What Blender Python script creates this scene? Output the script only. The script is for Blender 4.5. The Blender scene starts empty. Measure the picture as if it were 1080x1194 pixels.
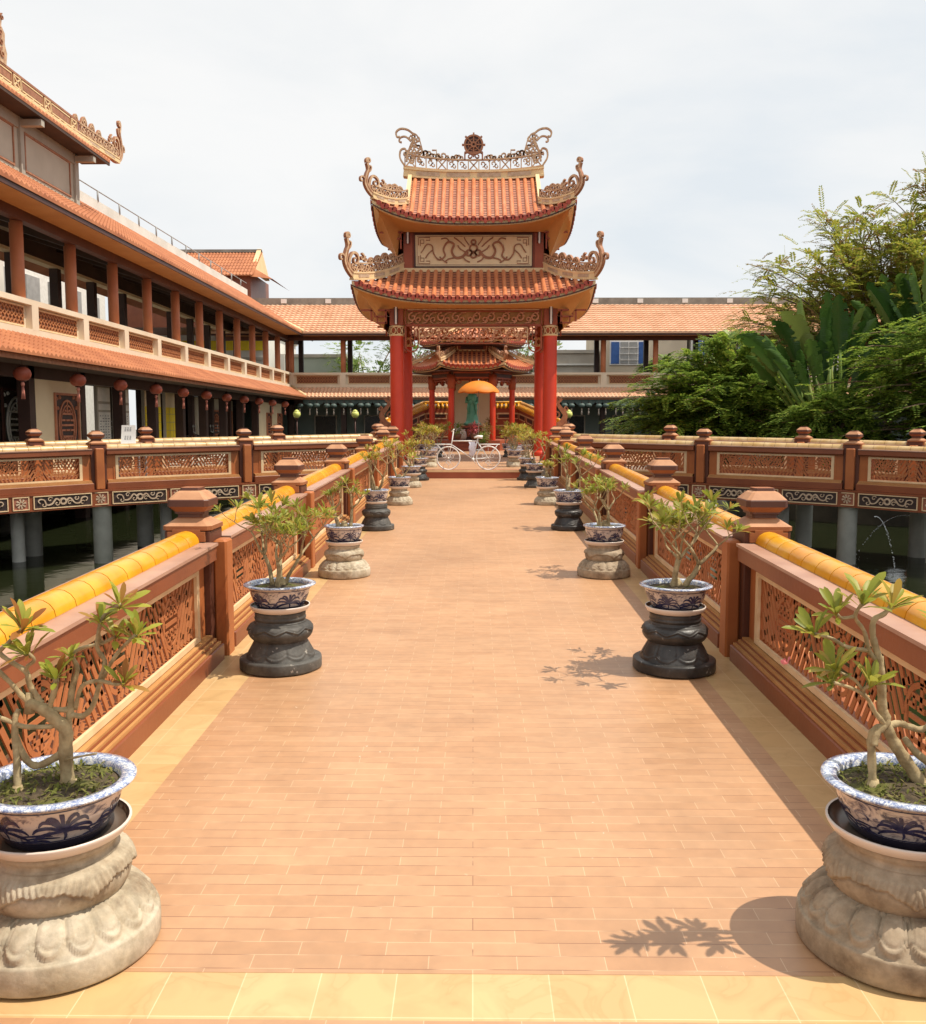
import bpy, math, random
from mathutils import Vector, Matrix
PI = math.pi
R = math.radians
rnd = random.Random(7)
sc = bpy.context.scene
col = sc.collection
SL = 0.0241            # the foot bridge climbs gently towards the gate

# ------------------------------------------------------------------ materials
MAT = {}
def new_mat(name):
    m = bpy.data.materials.new(name); m.use_nodes = True
    nt = m.node_tree
    return m, nt, nt.nodes['Principled BSDF']
def ramp(nt, fac, stops):
    r = nt.nodes.new('ShaderNodeValToRGB')
    e = r.color_ramp.elements
    while len(e) > 1: e.remove(e[0])
    e[0].position = stops[0][0]; e[0].color = (*stops[0][1], 1)
    for p, c in stops[1:]:
        n = e.new(p); n.color = (*c, 1)
    nt.links.new(fac, r.inputs[0]); return r.outputs[0]
def noise(nt, scale, detail=4, rough=.55, vec=None, dist=0):
    n = nt.nodes.new('ShaderNodeTexNoise'); n.inputs['Scale'].default_value = scale
    n.inputs['Detail'].default_value = detail; n.inputs['Roughness'].default_value = rough
    n.inputs['Distortion'].default_value = dist
    if vec is None:
        t = nt.nodes.new('ShaderNodeTexCoord'); vec = t.outputs['Object']
    nt.links.new(vec, n.inputs['Vector']); return n
def mix(nt, fac, a, b, mode='MIX'):
    n = nt.nodes.new('ShaderNodeMix'); n.data_type = 'RGBA'; n.blend_type = mode
    for s, v in ((n.inputs['Factor'], fac), (n.inputs['A'], a), (n.inputs['B'], b)):
        if hasattr(v, 'is_linked') or hasattr(v, 'links'): nt.links.new(v, s)
        elif isinstance(v, (int, float)): s.default_value = v
        else: s.default_value = (*v, 1)
    return n.outputs['Result']
def bump(nt, bsdf, h, strength=.3, dist=.01):
    b = nt.nodes.new('ShaderNodeBump'); b.inputs['Strength'].default_value = strength
    b.inputs['Distance'].default_value = dist
    nt.links.new(h, b.inputs['Height']); nt.links.new(b.outputs[0], bsdf.inputs['Normal'])
def surf(name, c, c2=None, scale=3, rough=.6, spec=.4, bmp=0, bscale=40, coat=0, detail=5, lo=.35, hi=.65):
    """mottled paint, stone or glaze: two real tones broken up by noise"""
    m, nt, b = new_mat(name)
    if c2 is None: c2 = tuple(x*.82 for x in c)
    n = noise(nt, scale, detail)
    nt.links.new(ramp(nt, n.outputs['Fac'], [(lo, c), (hi, c2)]), b.inputs['Base Color'])
    b.inputs['Roughness'].default_value = rough
    b.inputs['Specular IOR Level'].default_value = spec
    b.inputs['Coat Weight'].default_value = coat
    b.inputs['Coat Roughness'].default_value = .12
    if bmp:
        k = noise(nt, bscale, 4); bump(nt, b, k.outputs['Fac'], bmp, .01)
    MAT[name] = m; return m

surf('brown_paint', (.265,.074,.026), (.205,.055,.020), 2.2, .42, .5, .12, 30)
surf('dark_brown_paint', (.13,.042,.022), (.095,.032,.018), 2.5, .5, .4, .1, 30)
surf('orange_paint', (.50,.19,.07), (.42,.15,.055), 2, .55)
surf('cream_line', (.80,.58,.34), (.70,.48,.27), 6, .6)
surf('cap_paint', (.36,.135,.052), (.29,.105,.045), 5, .6, .22, .15, 30)
surf('fret_paint', (.46,.165,.058), (.37,.12,.042), 4, .55)
surf('panel_dark', (.035,.022,.02), (.06,.035,.028), 6, .55)
surf('relief_cream', (.62,.47,.33), (.45,.31,.2), 9, .6)
surf('cream_wall', (.80,.66,.44), (.70,.56,.36), .7, .75, .3, .06, 20)
surf('white_wall', (.74,.72,.66), (.62,.60,.54), .6, .8, .3)
surf('grey_wall', (.55,.50,.41), (.45,.405,.325), .7, .85, .2, .1, 12)
surf('grey_trim', (.46,.425,.36), (.37,.335,.28), .9, .85, .2)
surf('ridge_grey', (.33,.31,.27), (.20,.185,.16), 1.2, .9, .2)
surf('teal_wall', (.25,.30,.27), (.20,.245,.22), .5, .8, .2)
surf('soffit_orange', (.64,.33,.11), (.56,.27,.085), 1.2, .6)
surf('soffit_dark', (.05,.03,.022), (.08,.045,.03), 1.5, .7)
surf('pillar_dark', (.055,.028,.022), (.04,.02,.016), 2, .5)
surf('gallery_column', (.52,.18,.075), (.44,.14,.06), 1.5, .55)
surf('gate_column', (.66,.062,.024), (.56,.045,.018), 1.2, .42, .45)
surf('gate_brown', (.37,.085,.032), (.29,.06,.025), 2, .5)
surf('dark_trim', (.06,.024,.018), (.09,.03,.02), 3, .5)
surf('cream_relief', (.83,.63,.36), (.74,.54,.29), 3, .65)
surf('ornament_cream', (.66,.46,.28), (.44,.25,.14), 9, .6)
surf('ornament_brown', (.42,.19,.095), (.28,.11,.055), 7, .55)
surf('roll_tile', (.72,.27,.115), (.52,.155,.062), 3.5, .3, .5, 0, 30, .25, 6, .3, .7)
surf('tile_end', (.46,.075,.035), (.34,.05,.028), 5, .4)
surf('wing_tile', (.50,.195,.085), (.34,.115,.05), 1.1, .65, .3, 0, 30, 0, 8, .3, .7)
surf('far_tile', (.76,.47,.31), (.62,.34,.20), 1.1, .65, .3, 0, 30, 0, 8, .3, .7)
surf('metal_grey', (.35,.35,.34), (.28,.28,.27), 3, .5)
surf('white_paint', (.82,.80,.76), (.76,.74,.70), 3, .45)
surf('concrete_pier', (.76,.76,.69), (.6,.6,.54), 3, .85, .2, .1, 20)
surf('rock', (.075,.07,.055), (.03,.028,.022), 3, .95, .2, .6, 9)
surf('bank_soil', (.06,.05,.035), (.03,.027,.02), 1.5, 1, .1, .5, 6)
surf('lantern_red', (.40,.095,.05), (.30,.065,.035), 6, .5)
surf('lantern_pink', (.75,.30,.22), (.60,.2,.15), 6, .6)
surf('lantern_green', (.055,.085,.078), (.09,.13,.115), 6, .55)
surf('tassel', (.70,.62,.52), (.55,.45,.38), 20, .8)
surf('yellow_board', (.85,.66,.02), (.78,.58,.02), 2, .55)
surf('notice_white', (.78,.77,.72), (.68,.67,.62), 5, .7)
surf('ink_grey', (.28,.28,.29), None, 9, .8)
surf('pane_dark', (.012,.012,.012), (.022,.02,.018), 2, .25, .5)
surf('jade', (.10,.42,.29), (.16,.50,.36), 5, .35, .5)
surf('umbrella_orange', (.78,.24,.018), (.70,.20,.015), 3, .6)
surf('cloth_white', (.72,.72,.80), (.64,.64,.74), 8, .85)
surf('step_red', (.36,.10,.05), (.30,.08,.04), 3, .55)
surf('blue_shutter', (.04,.12,.36), (.03,.09,.28), 4, .5)
surf('beige_house', (.62,.53,.40), (.54,.45,.33), .5, .85)
surf('shed_green', (.42,.47,.40), (.36,.41,.34), .5, .8)
surf('bark', (.20,.14,.085), (.11,.075,.05), 12, .9, .2, .5, 25)
surf('adenium_bark', (.46,.36,.20), (.25,.18,.09), 26, .75, .3, .25, 90)
surf('lamp_glass', (.72,.74,.22), (.62,.66,.16), 6, .35)
surf('water_jet', (.86,.89,.91), (.8,.84,.87), 30, .2)
surf('panel_cream', (.90,.74,.47), (.84,.66,.40), 3, .6)
surf('frieze_face', (.62,.30,.17), (.48,.20,.10), 8, .55)
surf('pale_parapet', (.72,.70,.64), (.60,.58,.52), .8, .8)
surf('coping_muted', (.44,.27,.085), (.56,.40,.20), 5, .35, .5)  # duller, creamier tone than the main bridge coping
surf('navy_paint', (.020,.020,.055), (.05,.05,.11), 60, .2, .5)
surf('pilaster_paint', (.45,.145,.042), (.37,.108,.032), 2.5, .5, .4, .1, 30)
surf('cap_shade', (.13,.042,.022), (.09,.03,.017), 4, .45, .5)
surf('ledge_sky_sheen', (.46,.27,.19), (.37,.20,.14), 4, .4, .5)
surf('pot_plain', (.22,.12,.08), (.17,.09,.06), 8, .6)

# brick paving: long thin clay bricks in running bond
m, nt, b = new_mat('brick_paving'); MAT['brick_paving'] = m
tc = nt.nodes.new('ShaderNodeTexCoord')
br = nt.nodes.new('ShaderNodeTexBrick'); nt.links.new(tc.outputs['Object'], br.inputs['Vector'])
for k, v in (('Scale',1),('Brick Width',.254),('Row Height',.0655),('Mortar Size',.0013),('Mortar Smooth',.4),('Bias',-.1)): br.inputs[k].default_value = v
br.offset = .5; br.inputs['Color1'].default_value = (.475,.262,.133,1); br.inputs['Color2'].default_value = (.43,.225,.108,1)
br.inputs['Mortar'].default_value = (.62,.42,.25,1)
n1 = noise(nt, .9, 5); n2 = noise(nt, 14, 5)
c1 = mix(nt, .55, br.outputs['Color'], ramp(nt, n1.outputs['Fac'], [(.3,(.40,.40,.40)),(.7,(.60,.60,.60))]), 'OVERLAY')
# thin dark joints where the grout has gone
br2 = nt.nodes.new('ShaderNodeTexBrick'); nt.links.new(tc.outputs['Object'], br2.inputs['Vector'])
for k, v in (('Scale',1),('Brick Width',40.),('Row Height',.0655),('Mortar Size',.0013),('Mortar Smooth',.1)): br2.inputs[k].default_value = v
br2.inputs['Color1'].default_value = br2.inputs['Color2'].default_value = (0,0,0,1); br2.inputs['Mortar'].default_value = (1,1,1,1)
mp = nt.nodes.new('ShaderNodeMapping'); nt.links.new(tc.outputs['Object'], mp.inputs['Vector']); mp.inputs['Scale'].default_value = (3.0,9.,1)
n3 = noise(nt, 1.0, 3, .5, mp.outputs[0])
gap = nt.nodes.new('ShaderNodeMath'); gap.operation = 'MULTIPLY'
nt.links.new(br2.outputs['Color'], gap.inputs[0]); nt.links.new(ramp(nt, n3.outputs['Fac'], [(.44,(0,0,0)),(.52,(1,1,1))]), gap.inputs[1])
c2 = mix(nt, gap.outputs[0], c1, (.20,.075,.03))
c3 = mix(nt, .35, c2, ramp(nt, n2.outputs['Fac'], [(.3,(.40,.40,.40)),(.7,(.6,.6,.6))]), 'OVERLAY')
# a few pale specks of lime and bird droppings
n5 = noise(nt, 34, 2); n6 = noise(nt, 1.7, 2)
sp = nt.nodes.new('ShaderNodeMath'); sp.operation = 'MULTIPLY'
nt.links.new(ramp(nt, n5.outputs['Fac'], [(.74,(0,0,0)),(.77,(1,1,1))]), sp.inputs[0]); nt.links.new(ramp(nt, n6.outputs['Fac'], [(.52,(0,0,0)),(.6,(1,1,1))]), sp.inputs[1])
c4 = mix(nt, sp.outputs[0], c3, (.72,.60,.45))
n7 = noise(nt, .55, 6, .62, None, .6); n8 = noise(nt, 3.2, 5, .6)
c5 = mix(nt, .6, c4, ramp(nt, n7.outputs['Fac'], [(.34,(.45,.44,.43)),(.47,(.50,.50,.50)),(.64,(.54,.54,.545))]), 'OVERLAY')
c6 = mix(nt, .5, c5, ramp(nt, n8.outputs['Fac'], [(.30,(.42,.41,.40)),(.42,(.5,.5,.5)),(.7,(.52,.52,.52))]), 'OVERLAY')
nt.links.new(c6, b.inputs['Base Color'])
b.inputs['Roughness'].default_value = .45; b.inputs['Specular IOR Level'].default_value = 1.0
bump(nt, b, n2.outputs['Fac'], .12, .004)

# yellow glazed border tile with water stains
m, nt, b = new_mat('border_tile'); MAT['border_tile'] = m
tc = nt.nodes.new('ShaderNodeTexCoord')
br = nt.nodes.new('ShaderNodeTexBrick'); nt.links.new(tc.outputs['Object'], br.inputs['Vector'])
for k, v in (('Scale',1),('Brick Width',.2125),('Row Height',.2125),('Mortar Size',.002),('Mortar Smooth',.2)): br.inputs[k].default_value = v
br.offset = 0; br.inputs['Color1'].default_value = (.58,.385,.185,1); br.inputs['Color2'].default_value = (.53,.335,.15,1); br.inputs['Mortar'].default_value = (.66,.48,.27,1)
mp = nt.nodes.new('ShaderNodeMapping'); nt.links.new(tc.outputs['Object'], mp.inputs['Vector']); mp.inputs['Location'].default_value = (0, .055, 0)
nt.links.new(mp.outputs[0], br.inputs['Vector'])
n1 = noise(nt, 5.5, 3, .5, None, 1.2)
st = ramp(nt, n1.outputs['Fac'], [(.40,(.50,.50,.50)),(.425,(.41,.41,.38)),(.46,(.47,.47,.46)),(.55,(.52,.52,.52)),(.60,(.56,.56,.56))])
nt.links.new(mix(nt, .55, br.outputs['Color'], st, 'OVERLAY'), b.inputs['Base Color'])
b.inputs['Roughness'].default_value = .35

# glazed yellow coping
m, nt, b = new_mat('coping_glaze'); MAT['coping_glaze'] = m
n1 = noise(nt, 3.5, 3, .5, None, .4)
nt.links.new(ramp(nt, n1.outputs['Fac'], [(.28,(.64,.235,.005)),(.5,(.70,.30,.008)),(.7,(.77,.39,.022))]), b.inputs['Base Color'])
b.inputs['Roughness'].default_value = .3; b.inputs['Coat Weight'].default_value = .15; b.inputs['Coat Roughness'].default_value = .06
k = noise(nt, 18, 3); bump(nt, b, k.outputs['Fac'], .12, .01)

# carved stone, pale and weathered
def stone(name, a, c, dk, rough, chips=None):
    m, nt, b = new_mat(name); MAT[name] = m
    n1 = noise(nt, 6, 6, .65); n2 = noise(nt, 30, 5, .6); n3 = noise(nt, 2.2, 3)
    x = ramp(nt, n1.outputs['Fac'], [(.32,dk),(.46,a),(.66,c)])
    y = mix(nt, .5, x, ramp(nt, n2.outputs['Fac'], [(.35,(.32,.32,.32)),(.65,(.62,.62,.62))]), 'OVERLAY')
    if chips:
        y = mix(nt, ramp(nt, noise(nt, 24, 3, .7).outputs['Fac'], [(.66,(0,0,0)),(.70,(1,1,1))]), y, chips)
    nt.links.new(y, b.inputs['Base Color']); b.inputs['Roughness'].default_value = rough
    bump(nt, b, n2.outputs['Fac'], .35, .006)
stone('pale_stone', (.40,.33,.23), (.52,.45,.34), (.24,.175,.11), .85)
stone('warm_stone', (.33,.25,.165), (.44,.35,.25), (.19,.13,.08), .85)
stone('black_stone', (.030,.027,.025), (.060,.055,.05), (.016,.014,.013), .42, (.22,.20,.18))
stone('grey_stone', (.060,.055,.048), (.105,.098,.086), (.03,.027,.024), .6, (.30,.27,.23))

# blue and white porcelain
def porcelain(name, base, lo, hi, scale, dist, blue=(.035,.04,.16), stretch=(1,1,1)):
    m, nt, b = new_mat(name); MAT[name] = m
    tc = nt.nodes.new('ShaderNodeTexCoord')
    mp = nt.nodes.new('ShaderNodeMapping'); nt.links.new(tc.outputs['Object'], mp.inputs['Vector']); mp.inputs['Scale'].default_value = stretch
    n1 = noise(nt, scale, 5, .62, mp.outputs[0], dist)
    n2 = noise(nt, scale*2.6, 4, .6, mp.outputs[0], dist*2)
    f = mix(nt, .42, n1.outputs['Color'], n2.outputs['Color'])
    sep = nt.nodes.new('ShaderNodeSeparateColor'); nt.links.new(f, sep.inputs[0])
    c = ramp(nt, sep.outputs[0], [(lo-.10,blue),(lo,(blue[0]*1.6,blue[1]*1.8,blue[2]*1.7)),(hi,base)])
    nt.links.new(c, b.inputs['Base Color']); b.inputs['Roughness'].default_value = .14
    b.inputs['Coat Weight'].default_value = .5
porcelain('porcelain_body', (.54,.46,.41), .40, .50, 7, 1.2, (.016,.015,.045), (1,1,1.5))
porcelain('porcelain_rim', (.74,.74,.72), .475, .55, 38, 2.2, (.13,.15,.27))
porcelain('porcelain_grey', (.55,.52,.48), .46, .52, 22, 2.0, (.05,.06,.14))
surf('porcelain_dark', (.035,.03,.05), (.02,.018,.035), 8, .15, .5)
surf('saucer_white', (.74,.64,.56), (.66,.56,.48), 4, .3, .5)
surf('saucer_inner', (.16,.12,.09), (.09,.07,.055), 5, .25, .5)

# soil with moss
m, nt, b = new_mat('mossy_soil'); MAT['mossy_soil'] = m
n1 = noise(nt, 24, 6, .7); n2 = noise(nt, 9, 3)
x = ramp(nt, n1.outputs['Fac'], [(.35,(.035,.025,.015)),(.6,(.12,.085,.045))])
nt.links.new(mix(nt, ramp(nt, n2.outputs['Fac'], [(.45,(0,0,0)),(.58,(1,1,1))]), x, (.13,.13,.025)), b.inputs['Base Color'])
b.inputs['Roughness'].default_value = .95; bump(nt, b, n1.outputs['Fac'], .9, .03)

# leaves: each loose leaf its own tone
def leaf_mat(name, stops, rough=.45, trans=.42):
    m, nt, b = new_mat(name); MAT[name] = m
    g = nt.nodes.new('ShaderNodeNewGeometry')
    c = ramp(nt, g.outputs['Random Per Island'], stops)
    nt.links.new(c, b.inputs['Base Color']); b.inputs['Roughness'].default_value = rough
    b.inputs['Specular IOR Level'].default_value = .35
    t = nt.nodes.new('ShaderNodeBsdfTranslucent'); nt.links.new(c, t.inputs['Color'])
    ms = nt.nodes.new('ShaderNodeMixShader'); ms.inputs[0].default_value = trans
    nt.links.new(b.outputs[0], ms.inputs[1]); nt.links.new(t.outputs[0], ms.inputs[2])
    nt.links.new(ms.outputs[0], nt.nodes['Material Output'].inputs[0])
leaf_mat('adenium_leaf', [(0,(.24,.28,.035)),(.35,(.36,.37,.05)),(.62,(.19,.24,.04)),(.82,(.42,.38,.085)),(1,(.40,.22,.05))])
leaf_mat('adenium_leaf_dry', [(0,(.24,.29,.035)),(.3,(.40,.40,.055)),(.55,(.30,.33,.045)),(.70,(.42,.34,.07)),(.82,(.38,.16,.035)),(1,(.26,.10,.03))])
leaf_mat('adenium_leaf_gold', [(0,(.34,.32,.04)),(.35,(.48,.42,.07)),(.62,(.25,.27,.04)),(.82,(.50,.34,.08)),(1,(.40,.15,.06))])
leaf_mat('flower_pink', [(0,(.65,.12,.16)),(1,(.78,.30,.30))], .6, .3)
leaf_mat('fern_leaf', [(0,(.085,.15,.025)),(.4,(.16,.26,.04)),(.75,(.26,.36,.06)),(1,(.35,.39,.075))], .45, .4)
leaf_mat('vine_leaf', [(0,(.12,.19,.028)),(.4,(.21,.32,.042)),(.75,(.33,.43,.06)),(1,(.42,.44,.08))], .45, .42)
leaf_mat('tree_leaf', [(0,(.17,.22,.035)),(.4,(.28,.32,.045)),(.75,(.40,.39,.06)),(1,(.45,.36,.08))], .5, .5)
leaf_mat('autumn_leaf', [(0,(.15,.17,.03)),(.4,(.25,.21,.045)),(.75,(.32,.20,.07)),(1,(.36,.18,.09))], .5, .45)
leaf_mat('far_leaf', [(0,(.12,.2,.04)),(.5,(.2,.3,.055)),(1,(.33,.38,.09))], .6, .3)
leaf_mat('paddle_leaf', [(0,(.022,.058,.012)),(.4,(.05,.11,.02)),(.8,(.09,.16,.03)),(1,(.17,.20,.05))], .32, .3)
_m = MAT['paddle_leaf']; _nt = _m.node_tree; _b = _nt.nodes['Principled BSDF']
_w = _nt.nodes.new('ShaderNodeTexWave'); _w.bands_direction = 'Z'; _w.inputs['Scale'].default_value = 5.5; _w.inputs['Distortion'].default_value = 5
_t = _nt.nodes.new('ShaderNodeTexCoord'); _nt.links.new(_t.outputs['Object'], _w.inputs['Vector']); bump(_nt, _b, _w.outputs['Fac'], .18, .02)
leaf_mat('moss_leaf', [(0,(.09,.10,.02)),(.6,(.16,.17,.03)),(1,(.22,.18,.06))], .8, .2)

# pond water
m, nt, b = new_mat('pond_water'); MAT['pond_water'] = m
b.inputs['Base Color'].default_value = (.012,.015,.006,1); b.inputs['Roughness'].default_value = .06
b.inputs['IOR'].default_value = 1.16
n1 = noise(nt, 1.6, 4, .5); bump(nt, b, n1.outputs['Fac'], .14, .05)

# chequered weave for balcony panels seen from afar
m, nt, b = new_mat('woven_panel'); MAT['woven_panel'] = m
n1 = noise(nt, 6, 3)
nt.links.new(ramp(nt, n1.outputs['Fac'], [(.35,(.20,.075,.03)),(.65,(.15,.05,.022))]), b.inputs['Base Color']); b.inputs['Roughness'].default_value = .7

# ------------------------------------------------------------------ mesh builder
class MB:
    def __init__(s, xf=None):
        s.v = []; s.f = []; s.mi = []; s.sm = []; s.xf = xf; s.cur = 0; s.smooth = False
    def add(s, vs, fs, mi=None, sm=None):
        o = len(s.v)
        if s.xf: vs = [s.xf(*p) for p in vs]
        s.v.extend(vs); mi = s.cur if mi is None else mi; sm = s.smooth if sm is None else sm
        for f in fs:
            s.f.append(tuple(i+o for i in f)); s.mi.append(mi); s.sm.append(sm)
    def box(s, x0, x1, y0, y1, z0, z1, mi=None, bev=0):
        if bev:
            return s.bevbox(x0, x1, y0, y1, z0, z1, bev, mi)
        v = [(x0,y0,z0),(x1,y0,z0),(x1,y1,z0),(x0,y1,z0),(x0,y0,z1),(x1,y0,z1),(x1,y1,z1),(x0,y1,z1)]
        s.add(v, [(3,2,1,0),(4,5,6,7),(0,1,5,4),(1,2,6,5),(2,3,7,6),(3,0,4,7)], mi, False)
    def bevbox(s, x0, x1, y0, y1, z0, z1, b, mi=None):
        # box with chamfered vertical and top edges
        def ring(d, z): return [(x0+d,y0,z),(x1-d,y0,z),(x1,y0+d,z),(x1,y1-d,z),(x1-d,y1,z),(x0+d,y1,z),(x0,y1-d,z),(x0,y0+d,z)]
        def ins(r, d): 
            cx, cy = (x0+x1)/2, (y0+y1)/2
            return [(x-math.copysign(d, x-cx), y-math.copysign(d, y-cy), z) for x, y, z in r]
        rs = [ins(ring(b,z0),b), ring(b,z0+b), ring(b,z1-b), ins(ring(b,z1),b)]
        v = [p for r in rs for p in r]; f = [tuple(range(7,-1,-1)), tuple(range(24,32))]
        for k in range(3):
            for i in range(8): f.append((k*8+i, k*8+(i+1)%8, k*8+8+(i+1)%8, k*8+8+i))
        s.add(v, f, mi, False)
    def tube(s, pts, rad, n=6, mi=None, sm=True, cap=True, flat=1):
        pts = [Vector(p) for p in pts]; N = len(pts)
        if not hasattr(rad, '__len__'): rad = [rad]*N
        t0 = (pts[1]-pts[0]).normalized()
        ref = Vector((0,0,1)) if abs(t0.z) < .9 else Vector((1,0,0))
        u = t0.cross(ref).normalized(); vs = []
        for i, p in enumerate(pts):
            t = (pts[min(i+1,N-1)]-pts[max(i-1,0)]).normalized()
            u = (u - t*u.dot(t)).normalized(); w = t.cross(u)
            for k in range(n):
                a = 2*PI*k/n
                q = p + u*(math.cos(a)*rad[i]) + w*(math.sin(a)*rad[i]*flat); vs.append(tuple(q))
        f = []
        for i in range(N-1):
            for k in range(n): f.append((i*n+k, i*n+(k+1)%n, (i+1)*n+(k+1)%n, (i+1)*n+k))
        if cap: f += [tuple(range(n-1,-1,-1)), tuple(range((N-1)*n, N*n))]
        s.add(vs, f, mi, sm)
    def lathe(s, prof, n=24, c=(0,0,0), mi=None, sm=True, fn=None, rot=0, cap=True, mis=None):
        vs = []
        for j, (r, z) in enumerate(prof):
            for k in range(n):
                a = 2*PI*k/n + rot
                rr, zz = (r, z) if fn is None else fn(a, j, r, z)
                vs.append((c[0]+rr*math.cos(a), c[1]+rr*math.sin(a), c[2]+zz))
        for j in range(len(prof)-1):
            s_f = [(j*n+k, j*n+(k+1)%n, (j+1)*n+(k+1)%n, (j+1)*n+k) for k in range(n)]
            if j == 0: base = len(s.v); s.add(vs, s_f, mis[j] if mis else mi, sm)
            else:
                for f in s_f: s.f.append(tuple(i+base for i in f)); s.mi.append(mis[j] if mis else (s.cur if mi is None else mi)); s.sm.append(sm)
        if cap:
            for f in (tuple(range(n-1,-1,-1)), tuple(range((len(prof)-1)*n, len(prof)*n))):
                s.f.append(tuple(i+base for i in f)); s.mi.append(s.cur if mi is None else mi); s.sm.append(False)
    def sphere(s, c, r, n=12, m=8, mi=None, sx=1, sy=1, sz=1):
        s.lathe([(max(r*sx*math.sin(PI*j/m), 1e-4), -r*sz*math.cos(PI*j/m)) for j in range(m+1)], n, c, mi, True, None, 0, False)
    def prism(s, poly, fn, d0, d1, mi=None, mi2=None):
        """polygon in a plane given by fn(a, b, depth), extruded from depth d0 to d1"""
        n = len(poly)
        v = [fn(a, b, d0) for a, b in poly] + [fn(a, b, d1) for a, b in poly]
        s.add(v, [tuple(range(n))], mi, False)
        o = len(s.v) - 2*n
        for f, q in [(tuple(range(2*n-1, n-1, -1)), mi)] + [((i, i+n, (i+1)%n+n, (i+1)%n), mi2 if mi2 is not None else mi) for i in range(n)]:
            s.f.append(tuple(i+o for i in f)); s.mi.append(s.cur if q is None else q); s.sm.append(False)
    def ribbon(s, pts, w, fn, d0, d1, mi=0, mi2=None):
        """flat band of width w along a 2D path, extruded in depth"""
        N = len(pts)
        if not hasattr(w, '__len__'): w = [w]*N
        vs = []
        for i in range(N):
            x0, y0 = pts[max(i-1,0)]; x1, y1 = pts[min(i+1,N-1)]
            L = math.hypot(x1-x0, y1-y0) or 1; nx, ny = -(y1-y0)/L, (x1-x0)/L
            x, y = pts[i]; h = w[i]/2
            vs += [fn(x+nx*h,y+ny*h,d0), fn(x-nx*h,y-ny*h,d0), fn(x+nx*h,y+ny*h,d1), fn(x-nx*h,y-ny*h,d1)]
        f1 = []; f2 = []
        for i in range(N-1):
            a, b = i*4, i*4+4
            f1 += [(a,a+1,b+1,b), (a+3,a+2,b+2,b+3)]; f2 += [(a+2,a,b,b+2), (a+1,a+3,b+3,b+1)]
        f2 += [(0,2,3,1), (4*N-4,4*N-3,4*N-1,4*N-2)]
        s.add(vs, f1, mi, False); o = len(s.v) - len(vs)
        for f in f2: s.f.append(tuple(i+o for i in f)); s.mi.append(mi if mi2 is None else mi2); s.sm.append(False)
    def grid(s, fn, nu, nv, mi=None, sm=True):
        v = [fn(i/nu, j/nv) for j in range(nv+1) for i in range(nu+1)]
        s.add(v, [(j*(nu+1)+i, j*(nu+1)+i+1, (j+1)*(nu+1)+i+1, (j+1)*(nu+1)+i) for j in range(nv) for i in range(nu)], mi, sm)
    def build(s, name, mats, parent=None):
        me = bpy.data.meshes.new(name); me.from_pydata(s.v, [], s.f)
        if isinstance(mats, str): mats = [mats]
        for m in mats: me.materials.append(MAT[m])
        me.polygons.foreach_set('material_index', s.mi); me.polygons.foreach_set('use_smooth', s.sm)
        me.update()
        o = bpy.data.objects.new(name, me); col.objects.link(o)
        if parent is not None: o.parent = parent
        return o

def tag(o, label=None, cat=None, group=None, kind=None):
    if label: o['label'] = label
    if cat: o['category'] = cat
    if group: o['group'] = group
    if kind: o['kind'] = kind
    return o
def empty(name, loc=(0,0,0), label=None, cat=None, group=None, rz=0):
    o = bpy.data.objects.new(name, None); col.objects.link(o)
    o.location = loc; o.rotation_euler = (0,0,rz); o.empty_display_size = .1
    return tag(o, label, cat, group)
def copy_tree(o, parent=None):
    c = o.copy(); col.objects.link(c); c.parent = parent
    for ch in o.children: copy_tree(ch, c)
    return c
def spiral(cx, cy, r0, r1, a0, turns, n=14):
    return [(cx+(r0+(r1-r0)*t/n)*math.cos(a0+2*PI*turns*t/n), cy+(r0+(r1-r0)*t/n)*math.sin(a0+2*PI*turns*t/n)) for t in range(n+1)]
def smooth(pts, k=4):
    """Catmull-Rom through 2D or 3D points"""
    P = [pts[0]] + list(pts) + [pts[-1]]; out = []
    for i in range(1, len(P)-2):
        for j in range(k):
            t = j/k
            out.append(tuple(.5*((2*b)+(-a+c)*t+(2*a-5*b+4*c-d)*t*t+(-a+3*b-3*c+d)*t**3) for a, b, c, d in zip(P[i-1], P[i], P[i+1], P[i+2])))
    out.append(tuple(pts[-1])); return out
ORD = ['first','second','third','fourth','fifth','sixth','seventh','eighth','ninth','tenth','eleventh','twelfth','thirteenth','fourteenth','fifteenth','sixteenth','seventeenth','eighteenth','nineteenth','twentieth']

# ------------------------------------------------------------------ camera, light, sky
cam = bpy.data.cameras.new('camera'); co = bpy.data.objects.new('camera', cam); col.objects.link(co)
co.location = (0, 0, 1.6)
co.rotation_euler = (R(90)-math.atan(103/1080), 0, math.atan(12/1080))
cam.sensor_fit = 'HORIZONTAL'; cam.sensor_width = 36; cam.lens = 36.0
cam.clip_end = 2000; cam.clip_start = .05
sc.camera = co
SUN_EL, SUN_AZ = 63.0, R(96)       # the sun stands high on the right of the bridge
sun = bpy.data.lights.new('sun', 'SUN'); sun.energy = 4.15; sun.angle = R(.5); sun.color = (1, .92, .79)
so = bpy.data.objects.new('sun', sun); col.objects.link(so)
so.rotation_euler = (R(90-SUN_EL), 0, R(90) + (R(90)-SUN_AZ) + R(0))
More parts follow.
